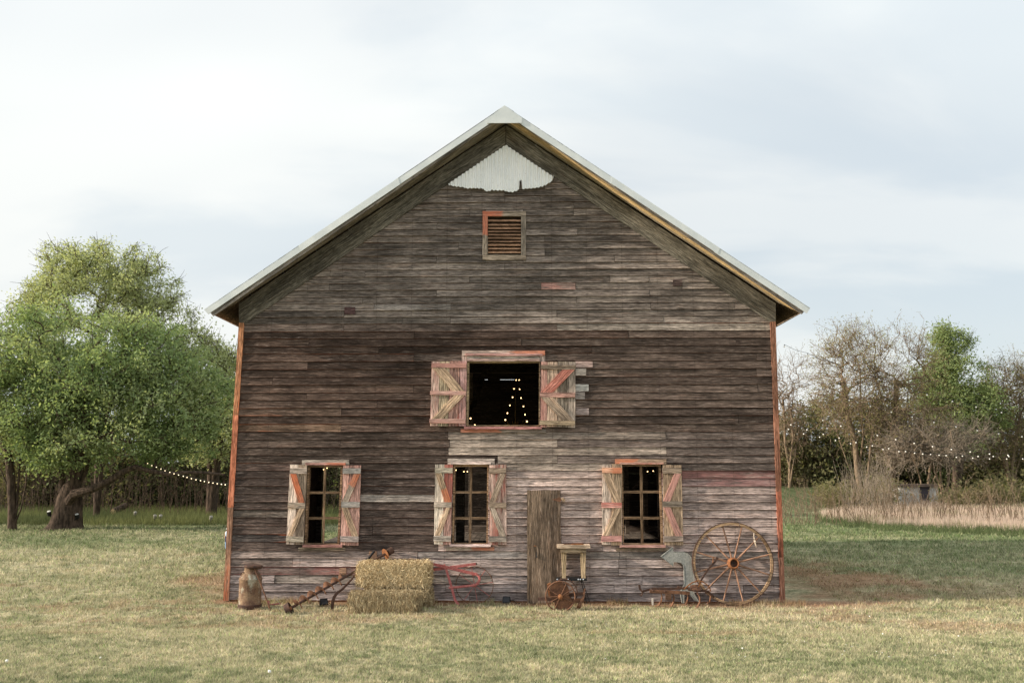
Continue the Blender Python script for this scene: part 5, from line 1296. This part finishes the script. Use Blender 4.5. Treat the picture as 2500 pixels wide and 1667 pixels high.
# left main spreading tree
b = G(155, 1293); Y1 = b.y
tree('spreading_tree', b, 'big spreading tree with leaning forked trunk on the left lawn', 'tree', None,
     [[b, P(163, 1240, Y1), P(170, 1205, Y1), P(184, 1165, Y1), P(195, 1110, Y1), P(205, 1020, Y1), P(210, 930, Y1)],
      [b, P(176, 1200, Y1+.1), P(202, 1150, Y1+.2), P(225, 1070, Y1+.3), P(270, 980, Y1+.2), P(300, 900, Y1)],
      [b, P(165, 1225, Y1-.1), P(180, 1202, Y1-.2), P(225, 1190, Y1-.4), P(265, 1172, Y1-.5), P(300, 1150, Y1-.6), P(330, 1138, Y1-.6), P(370, 1148, Y1-.6), P(410, 1156, Y1-.6), P(455, 1153, Y1-.6), P(505, 1153, Y1-.4), P(550, 1158, Y1-.3)],
      [b, P(150, 1150, Y1), P(130, 1100, Y1-.2), P(85, 1090, Y1-.4), P(40, 1060, Y1-.5)]],
     [(210, 880, Y1, 225, 115, 2.6, 4), (90, 880, Y1, 120, 120, 2.2, 2.2), (350, 900, Y1, 130, 130, 2.3, 2.4), (440, 990, Y1, 110, 130, 2.2, 2.0), (250, 1030, Y1, 250, 100, 2.4, 3.2), (100, 1030, Y1, 110, 75, 2., .8), (330, 1100, Y1, 120, 35, 1.4, .6), (180, 1115, Y1, 120, 30, 1.4, .5)],
     820, .30, M_LEAF, 135, .24, .052, twig=(4, .5, .008), shell=.35)
# trunk flare
m = MB(); bb_ = b; rings = []
m.lathe([(.80, -.05), (.62, .06), (.52, .22), (.46, .55), (.40, 1.0), (.32, 1.35), (.18, 1.6)], bb_, axis=(.13, 0, 1), n=22)
for v in m.v:
    a = math.atan2(v.y-bb_.y, v.x-bb_.x); k = .86+.18*math.sin(a*3+1)+.10*math.sin(a*5); h = max(0, 1-(v.z-bb_.z)/2.2)
    v.x = bb_.x+(v.x-bb_.x)*(1+(k-1)*h); v.y = bb_.y+(v.y-bb_.y)*(1+(k-1)*h)*.8
tr_ = [o for o in bpy.data.objects if o.get('label', '').startswith('big spreading tree')][0]
m.build('root_flare', M_BARK, tr_, True)
Yb = b.y; m = MB(); bp_ = [(163, 1232, -.1), (180, 1206, -.35), (225, 1193, -.5), (265, 1175, -.6), (300, 1152, -.7), (330, 1140, -.8), (370, 1150, -.8), (410, 1157, -.8), (455, 1153, -.7), (505, 1154, -.5), (550, 1159, -.4)]
m.tube([P(x, y, Yb+d) for x, y, d in bp_], [.16, .15, .13, .12, .11, .09, .075, .07, .06, .05, .035], 9); m.build('bough', M_BARK, tr_, True)
# left second tree
b = G(30, 1293); Y1 = b.y
tree('broadleaf_tree', b, 'tree with three slim upright trunks at the left edge of the lawn', 'tree', None,
     [[b, P(30, 1240, Y1), P(28, 1180, Y1), P(24, 1130, Y1), P(10, 1080, Y1), P(-30, 1010, Y1)], [b, P(41, 1240, Y1), P(45, 1180, Y1), P(50, 1120, Y1), P(48, 1020, Y1)],
      [b, P(52, 1240, Y1-.1), P(62, 1190, Y1-.1), P(68, 1130, Y1-.1), P(85, 1060, Y1)], [b, P(20, 1190, Y1), P(4, 1150, Y1), P(-30, 1110, Y1)]],
     [(10, 930, Y1, 110, 120, 1.8, 2), (20, 1040, Y1, 110, 70, 1.8, 1.5), (-60, 900, Y1, 110, 140, 2, 1.5)], 260, .15, M_LEAF, 95, .24, .046, twig=(4, .5, .008), sub=M_BARKG)
# left tree close to the barn, farther away
b = G(515, 1262); Y1 = b.y
tree('broadleaf_tree', b, 'yellow green tree next to the left side of the barn', 'tree', None,
     [[b, P(515, 1150, Y1), P(512, 1060, Y1), P(515, 980, Y1)], [b, P(530, 1120, Y1), P(550, 1000, Y1)]],
     [(520, 930, Y1, 75, 110, 2, 2), (505, 1060, Y1, 90, 90, 2, 1.6), (560, 1000, Y1, 70, 130, 2, 1.5), (600, 960, Y1, 60, 120, 2, .8), (470, 860, Y1, 40, 50, 1.5, .4)], 330, .22, M_LEAFL, 80, .27, .06, twig=(4, .6, .01))
# woods behind, left and right: individual scrub trees
def scrub(px, base_py, top_py, rx, leaf, label, nat=130, per=70, size=.07, seed=0, name='scrub_tree', spread=.33, rd=1.8, grp=None, low=.25):
    b = G(px, base_py); Y1 = b.y; h = base_py-top_py
    return tree(name, b, label, 'tree', grp, [[b, P(px+random.uniform(-5, 5), base_py-h*.3, Y1), P(px+random.uniform(-8, 8), base_py-h*.55, Y1)]],
                [(px, top_py+h*.36, Y1, rx, h*.36, rd, 2), (px+rx*.3, top_py+h*.62, Y1, rx, h*.32, rd, 1.6), (px-rx*.3, top_py+h*.75, Y1, rx*.9, h*low, rd, 1.0), (px, base_py-h*.10, Y1, rx*1.1, h*.13, rd, .9)], nat, .13, leaf, per, spread, size, twig=(3, .6, .012))
LB = 'scrub trees of the wood behind the left lawn'
labL = ['dark scrub tree behind the slim trunks at the left edge', 'dark scrub tree between the slim trunks and the forked trunk', 'dark scrub tree right behind the forked trunk', 'dark scrub tree above the cut log',
        'dark scrub tree behind the left bulb string', 'dark scrub tree behind the middle of the long low bough', 'dark scrub tree left of the barn corner', 'dark scrub tree partly hidden by the left end of the barn',
        'scrub tree hidden behind the barn, nearest its left corner', 'scrub tree behind the barn, second from its left corner', 'scrub tree seen through the left half of the left window', 'scrub tree seen through the right half of the left window']
for k, px in enumerate([-40, 60, 130, 225, 300, 375, 450, 540, 640, 730, 800, 850]):
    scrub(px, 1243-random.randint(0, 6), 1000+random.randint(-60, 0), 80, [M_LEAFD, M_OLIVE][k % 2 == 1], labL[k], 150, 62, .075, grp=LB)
# see-through bands: woods behind barn seen via window
RBL = 'scrub trees of the wood behind the right lawn'
labR = ['olive scrub tree just right of the barn corner', 'olive scrub tree behind the small bare tree', 'olive scrub tree left of the dead stalks', 'olive scrub tree behind the dead stalks', 'green brown scrub tree left of the white hut',
        'green brown scrub tree above the white hut', 'green brown scrub tree right of the white hut', 'dark scrub tree beyond the tan grass', 'dark scrub tree left of the picture edge', 'dark scrub tree at the right picture edge']
for k, px in enumerate([1905, 1962, 2020, 2085, 2150, 2215, 2285, 2350, 2430, 2510]):
    tp = [1020, 985, 965, 985, 965, 975, 985, 960, 915, 900][k]
    scrub(px, 1186-random.randint(0, 8), tp, 62, [M_OLIVE, M_OLIVE, M_LEAFD, M_OLIVE][k % 4], labR[k], 150, 62, .085, grp=RBL, rd=2.2)
# right: green tree
b = G(2335, 1200); Y1 = b.y
tree('broadleaf_tree', b, 'fresh bright green tree standing above the bare trees on the right', 'tree', None,
     [[b, P(2332, 1100, Y1), P(2325, 1000, Y1), P(2315, 900, Y1)], [b, P(2360, 1050, Y1), P(2375, 960, Y1)]],
     [(2335, 960, Y1, 95, 100, 2., 3), (2312, 880, Y1, 42, 75, 1.2, 1.3), (2275, 950, Y1, 55, 60, 1.5, 1.), (2352, 840, Y1, 30, 28, .7, .25), (2300, 815, Y1, 16, 35, .4, .2), (2390, 1010, Y1, 60, 65, 1.6, 1), (2330, 1070, Y1, 80, 50, 1.6, .8)],
     400, .20, M_LEAFB, 110, .27, .066, twig=(3, .6, .01), shell=.3)
# right: bare trees
JIT = .02; CULL = .25; BEND = .04
def bare(px, bpy_, tops, label, rx_e, r0=.16, nat=300, twig=(5, .75, .011), buds=True, sub=None, name='bare_tree'):
    b = G(px, bpy_); Y1 = b.y
    trunks = [[b]+[P(px+(tx-px)*k+random.uniform(-6, 6)*(k < 1), bpy_+(ty-bpy_)*k, Y1+random.uniform(-.3, .3)) for k in (.25, .5, .75, 1)] for tx, ty in tops]
    return tree(name, b, label, 'tree', 'leafless trees on the right', trunks, [(e[0], e[1], Y1, e[2], e[3], e[4], e[5]) for e in rx_e], nat, r0, M_BUD if buds else None, 4, .14, .035, bark=M_BARKG, twig=twig, sub=sub or M_BARKG, leafatt=True, shell=.1, rmin=.014)
bare(2105, 1228, [(2060, 930), (2100, 900), (2150, 930), (2030, 1000)], 'large leafless tree with yellow buds in the middle of the right side', [(2090, 900, 85, 90, 2, 2.2), (2120, 1000, 110, 90, 2.2, 2.0), (2040, 980, 50, 80, 1.6, 1), (2060, 840, 35, 50, .8, .5)], nat=330)
bare(2180, 1226, [(2190, 930), (2220, 900), (2150, 960)], 'leafless tree with reddish twigs left of the bright green tree', [(2195, 900, 65, 95, 1.8, 1.6), (2210, 1030, 100, 80, 2.2, 2.4), (2130, 870, 40, 70, 1, .7), (2230, 850, 30, 50, .8, .4)], nat=330)
bare(1928, 1190, [(1912, 980), (1938, 950), (1955, 980)], 'small leafless tree close to the right corner of the barn', [(1930, 930, 45, 75, 1.2, 2), (1930, 1040, 45, 60, 1.2, 1)], nat=130, r0=.11, buds=False)
bare(2302, 1228, [(2296, 1120), (2330, 1060), (2260, 1080)], 'slender leafless sapling standing in the tan grass right of the hut', [(2300, 1090, 80, 50, 1.8, 2), (2360, 1080, 60, 45, 1.4, 1), (2230, 1110, 50, 35, 1.2, .7)], nat=190, r0=.10, buds=False, sub=M_STEM)
bare(2262, 1232, [(2275, 1120), (2300, 1090), (2225, 1110)], 'slender leafless sapling in front of the white hut', [(2270, 1080, 90, 45, 1.8, 2), (2200, 1100, 55, 40, 1.4, 1)], nat=170, r0=.08, buds=False, sub=M_STEM)
bare(2470, 1195, [(2440, 1000), (2490, 960), (2520, 1000)], 'dark budding tree at the right edge of the picture', [(2470, 960, 65, 75, 2, 2), (2450, 1060, 90, 70, 2, 1.6), (2520, 1000, 60, 100, 2, 1)], nat=380)
# shed
b = G(2243, 1236); Y1 = b.y
t = thing('hut', b, 'small white walled hut with dark doorway half hidden by saplings', 'hut')
def rb(name, x0, y0, x1, y1, dep, mat, dy=0.):
    f = [P(x0, y0, Y1+dy), P(x1, y0, Y1+dy), P(x1, y1, Y1+dy), P(x0, y1, Y1+dy)]; m = MB(); m.prism(f, [v+Vector((0, dep, 0)) for v in f]); return m.build(name, mat, t)
M_WH = rust_mat('flaking_whitewash', (.42, .40, .38), (.58, .56, .53), scale=3)
rb('wall', 2196, 1188, 2245, 1240, 1.2, M_WH); rb('wall', 2270, 1188, 2290, 1240, 1.2, M_WH); rb('door', 2245.3, 1188, 2269.7, 1240, .05, plain('dark_grey_door', (.07, .06, .07), .8), .05); rb('roof', 2193, 1182, 2292, 1187.7, 1.4, plain('brown_roof', (.12, .09, .075), .9), -.1)
# understory leaf masses
def mass(name, label, n, pxr, pyr, yr, leaf, size):
    nc = n//40; px = rng.uniform(*pxr, nc); py = pyr[0]+(pyr[1]-pyr[0])*rng.uniform(0, 1, nc)**.8; C = np.array([tuple(P(a, b_, rng.uniform(*yr))) for a, b_ in zip(px, py)])
    keep = (py > pyr[0]+(pyr[1]-pyr[0])*1.1*fbm(px*.018, px*0+7, 210, 3)); 
    if name == 'bramble': keep &= ~((px > 2183) & (px < 2302))
    C = C[keep]
    C[:, 2] = np.maximum(C[:, 2], terr(C[:, 0], C[:, 1])+.1)
    V, F = leafquads(C, 40, .38, size); return tag(link(name, np_mesh(name, V, F), leaf), label, 'undergrowth', kind='stuff')
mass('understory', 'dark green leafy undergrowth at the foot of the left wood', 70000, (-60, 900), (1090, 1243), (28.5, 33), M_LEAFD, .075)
mass('bramble', 'brown green bramble mass behind the tan grass on the right', 60000, (2005, 2570), (1140, 1236), (29.5, 36), M_OLIVE, .075)
mass('thicket', 'olive green thicket filling the foot of the right wood', 110000, (1880, 2570), (1030, 1194), (44, 49), M_OLIVE, .095)
# dead stalks and brush stems
def stems(name, label, cat, n, pxr, pyr, hr, mat, r=.010, lean=.12, fork=True):
    px = rng.uniform(*pxr, n); py = rng.uniform(*pyr, n); B0 = []
    for a, b_ in zip(px, py):
        d = ray(a, b_); tt_ = (HCAM-.0)/max(-d.z, .02); p = Vector((0, -DCAM, HCAM))+d*tt_
        for _ in range(3): tt_ = (HCAM-tz(p.x, p.y))/max(-d.z, .02); p = Vector((0, -DCAM, HCAM))+d*min(tt_, 75)
        p.z = tz(p.x, p.y); B0.append(tuple(p))
    B0 = np.array(B0); h = rng.uniform(*hr, n)[:, None]; d = rng.normal(0, lean, (n, 3)); d[:, 2] = 1
    m1 = B0+d*h*.5; d2 = d+rng.normal(0, lean*.8, (n, 3)); e = m1+d2*h*.5
    A = [B0, m1]; Bb = [m1, e]; ra = [np.full(n, r), np.full(n, r*.8)]; rb_ = [np.full(n, r*.8), np.full(n, r*.4)]
    if fork:
        for _ in range(2):
            s_ = B0+(e-B0)*rng.uniform(.3, .8, n)[:, None]; d3 = d+rng.normal(0, .45, (n, 3)); A.append(s_); Bb.append(s_+d3*h*.28); ra.append(np.full(n, r*.6)); rb_.append(np.full(n, r*.3))
    V, F = tubes_np(np.concatenate(A), np.concatenate(Bb), np.concatenate(ra), np.concatenate(rb_), 3)
    return tag(link(name, np_mesh(name, V, F), mat), label, cat, kind='stuff')
stems('dead_stalks', 'pale dead stalks standing upright among the bare trees on the right', 'stalks', 170, (2060, 2190), (1232, 1258), (.6, 2.6), M_STEM, .011, .13)
stems('brushwood', 'tangle of thin brown brushwood behind the left lawn', 'brushwood', 700, (-20, 900), (1236, 1262), (.8, 2.4), M_BARK, .010, .14)
stems('undergrowth', 'brown undergrowth twigs under the right wood', 'undergrowth', 330, (1896, 2500), (1190, 1215), (.4, 1.6), M_BARKG, .012, .2)
# tall dry grass on the right
def region_pts(n, poly_fn, pxr, pyr):
    px = rng.uniform(*pxr, n*2); py = rng.uniform(*pyr, n*2); k = poly_fn(px, py); px = px[k][:n]; py = py[k][:n]
    dx = (px-1250)/FPX; dy = (833.5-py)/FPX; d = np.stack([dx, dy, -np.ones_like(dx)], -1) @ np.array(CR).T
    z = np.zeros(len(px)); 
    for _ in range(6):
        t_ = (HCAM-z)/np.maximum(-d[:, 2], .018); X = d[:, 0]*t_; Y = -DCAM+d[:, 1]*t_; z = terr(X, Y)
    return X, Y
def low_edge(px): return np.interp(px, [2000, 2060, 2150, 2250, 2350, 2500], [1262, 1274, 1284, 1287, 1292, 1300])
X, Y = region_pts(52000, lambda x, y: (y < low_edge(x)+9*(fbm(x*.04, x*0+3, 402, 3)-.5)+rng.normal(0, 1.5, len(x))) & (y > np.interp(x, [2000, 2200, 2300, 2400, 2500], [1250, 1240, 1225, 1215, 1205])), (2005, 2560), (1200, 1300))
def drycol(x, y):
    n = len(x); r = rng.uniform(0, 1, n)[:, None]; c = np.array([.44, .335, .265])*(1-r)+np.array([.70, .57, .47])*r
    g = (fbm(x*.5, y*.5, 91, 3) > .56)[:, None]; c = np.where(g & (rng.uniform(0, 1, n) < .5)[:, None], np.array([.20, .20, .10]), c); return c
V, F, c = blades(len(X), X, Y, (.14+.20*fbm(X*.8, Y*.8, 95, 2))*(1+.5*sst(12, 8, X)), .014, drycol, .5)
tag(link('dry_grass', np_mesh('dry_grass', V, F, c), M_BLADE), 'tall tan dry grass in front of the right wood', 'grass', kind='stuff')
X, Y = region_pts(16000, lambda x, y: (np.abs(y-low_edge(x)-3-8*(fbm(x*.03, x*0, 401, 3)-.5)) < 7), (1990, 2560), (1250, 1312))
V, F, c = blades(len(X), X, Y, .16, .014, lambda x, y: np.array([.105, .13, .06])*rng.uniform(.7, 1.5, len(x))[:, None], .6)
tag(link('green_grass_fringe', np_mesh('green_grass_fringe', V, F, c), M_BLADE), 'longer green grass fringe along the edge of the tan grass', 'grass', kind='stuff')
X, Y = region_pts(40000, lambda x, y: y > 0, (-60, 900), (1238, 1282))
V, F, c = blades(len(X), X, Y, .26, .016, lambda x, y: (np.array([.15, .165, .07])+(fbm(x*.4, y*.4, 8, 2)[:, None]-.5)*np.array([.16, .15, .05]))*rng.uniform(.7, 1.5, len(x))[:, None], .7)
tag(link('rough_grass', np_mesh('rough_grass', V, F, np.clip(c, .01, 1)), M_BLADE), 'rough unmown green grass at the foot of the left wood', 'grass', kind='stuff')

# ------------------------------------------------------------------ outdoor string lights
SG = 'bulb strings hung across the right lawn'
ST = [('highest and nearest bulb string running down from the barn corner', 3.5, .030, [(1915, 846), (1972, 867), (2030, 888), (2088, 908), (2146, 926), (2204, 948), (2263, 964), (2325, 980), (2383, 994), (2445, 1007), (2507, 1020)]),
      ('second bulb string from the top on the right', 7, .034, [(1923, 925), (1973, 942), (2022, 960), (2073, 977), (2125, 992), (2176, 1006), (2227, 1018), (2280, 1031), (2334, 1042), (2386, 1051), (2438, 1059), (2495, 1066)]),
      ('third bulb string from the top on the right', 11, .036, [(1922, 995), (1966, 1011), (2009, 1026), (2053, 1040), (2097, 1052), (2142, 1063), (2187, 1073), (2232, 1082), (2277, 1090), (2323, 1097), (2369, 1103), (2416, 1108), (2461, 1111), (2506, 1113)]),
      ('fourth bulb string from the top on the right', 14, .038, [(1931, 1037), (1970, 1049), (2010, 1060), (2049, 1069), (2090, 1080), (2130, 1088), (2170, 1095), (2211, 1102), (2253, 1108), (2293, 1111), (2350, 1113), (2388, 1114), (2425, 1114), (2463, 1114)]),
      ('lowest and farthest bulb string on the right', 17, .040, [(1925, 1048), (1962, 1059), (2001, 1067), (2040, 1075), (2077, 1083), (2116, 1091), (2156, 1097), (2195, 1102), (2233, 1106), (2272, 1109), (2310, 1112), (2335, 1116), (2375, 1118), (2416, 1120), (2458, 1120), (2497, 1120)])]
for lab, Y_, r_, pts in ST:
    string(lab, [P(x, y, Y_+(i*.25)) for i, (x, y) in enumerate(pts)], r_*.6, M_BULB, SG, wr=.0035, sag=.03)
lp = [(360.6, 1131), (370.6, 1136), (381.7, 1140), (393, 1144.4), (403, 1148.6), (414.6, 1152.4), (425, 1156), (436, 1159), (447.6, 1162), (456.7, 1165), (467.5, 1168), (478.5, 1170.6), (489.7, 1172.7), (499, 1174.7), (509.8, 1177), (520, 1178.6), (530.5, 1180.3), (540.6, 1181.7), (550, 1182.7), (561, 1183)]
string('warm bulb string sagging from the left tree to the barn', [P(x, y, 15.5-i*.28) for i, (x, y) in enumerate(lp)], .015, M_LITS, None, wr=.005, socket=False)

# ------------------------------------------------------------------ small garden lights, log, dandelions
for (px, py, lab) in ((329, 1262, 'small garden spot light right of the cut log'), (377, 1271, 'left one of the close pair of garden spot lights'), (391, 1271, 'right one of the close pair of garden spot lights'), (514, 1274, 'small garden spot light nearest the barn on the left')):
    g = G(px, py+7); t = thing('garden_light', g, lab, 'garden light', 'small spot lights on the left lawn edge')
    m = MB(); m.tube([g+Vector((0, 0, -.03)), g+Vector((0, 0, .2))], .014, 6); m.build('stake', M_BLK, t)
    m = MB(); m.lathe([(.0, 0), (.05, .0), (.06, .12), (.045, .14), (0, .14)], g+Vector((0, 0, .2)), axis=(.3, -.5, .8), n=12); m.build('lamp_head', plain('grey_lamp', (.35, .33, .3), .5), t, True)
for (px, py, lab, sd) in ((121, 1258, 'black lamp fixed to the left side of the forked trunk', -1), (189, 1265, 'black lamp fixed to the right side of the forked trunk', 1)):
    Yq = G(155, 1293).y-.1; p = P(px, py, Yq); t = thing('tree_lamp', p, lab, 'lamp', 'lamps fixed to the forked trunk')
    m = MB(); m.tube([p, p+Vector((-sd*.14, .0, -.08))], .02, 6); m.build('bracket', M_BLK, t)
    m = MB(); m.lathe([(.0, 0), (.06, .0), (.075, .14), (.0, .15)], p, axis=(0, -.4, 1), n=12); m.build('lamp_head', M_BLK, t, True)
    m = MB(); m.lathe([(.0, .148), (.06, .148), (.055, .16), (.0, .165)], p, axis=(0, -.4, 1), n=12); m.build('lens', plain('lamp_lens', (.7, .7, .68), .2), t, True)
g = G(276, 1260); t = thing('cut_log', g, 'fallen log with pale sawn end at the edge of the left wood', 'log')
m = MB(); m.lathe([(.0, 0), (.13, .0), (.14, .1), (.12, .9), (.0, 1.0)], g+Vector((0, 0, .18)), axis=(.15, 1, .25), n=16); m.build('bark', M_BARK, t, True)
m = MB(); m.lathe([(.0, -.01), (.115, -.01), (.115, .0)], g+Vector((0, 0, .18)), axis=(.15, 1, .25), n=16); m.build('sawn_end', plain('sawn_wood', (.45, .33, .2), .9), t)
M_PUFF = plain('dandelion_fluff', (.75, .74, .70), 1.); M_YEL = plain('yellow_petals', (.7, .5, .03), .8)
dd = [(14, 1633, 'white dandelion clock at the lower left corner of the picture'), (656, 1661, 'white dandelion clock at the bottom edge below the barn corner'), (243, 1625, 'small white dandelion clock in the left foreground'),
      (2340, 1568, 'white dandelion clock in the right foreground'), (2123, 1518, 'white dandelion clock on the lit lawn right of the barn'), (2155, 1563, 'white dandelion clock right of centre in the foreground'), (1812, 1600, 'white dandelion clock in the foreground below the wagon wheel')]
for (px, py, lab) in dd:
    g = G(px, py); t = thing('dandelion', g, lab, 'dandelion', 'dandelion clocks in the lawn'); h = .07; r_ = .015 if py > 1630 else .009
    m = MB(); m.tube([g, g+Vector((.005, 0, h))], .002, 4); m.build('stem', M_LEAF, t)
    bm = bmesh.new(); bmesh.ops.create_icosphere(bm, subdivisions=2, radius=r_)
    for f_ in list(bm.faces):
        pass
    for v in bm.verts: v.co *= random.uniform(.85, 1.15)
    me = bpy.data.meshes.new('seed_head'); bm.to_mesh(me); bm.free(); link('seed_head', me, M_PUFF, t, g+Vector((.005, 0, h+r_*.6)))
n = 120; px = rng.uniform(1400, 2500, n); py = rng.uniform(1330, 1620, n); V = []; F = []
for i in range(n):
    g = G(px[i], py[i]); 
    if abs(g.x) < 5.1 and g.y > -.1: continue
    r_ = .007; k = len(V)
    for a in range(6): V.append((g.x+math.cos(a)*r_, g.y+math.sin(a)*r_, g.z+.035+(.006 if a % 2 else 0)))
    F.append((k, k+1, k+2, k+3)); F.append((k+3, k+4, k+5, k))
tag(link('lawn_flowers', np_mesh('lawn_flowers', V, F), M_PUFF), 'tiny pale weed flowers scattered over the right lawn', 'flowers', kind='stuff')
print('objects', len(bpy.data.objects), 'tris', sum(len(m_.loops)-2*len(m_.polygons) for m_ in bpy.data.meshes))
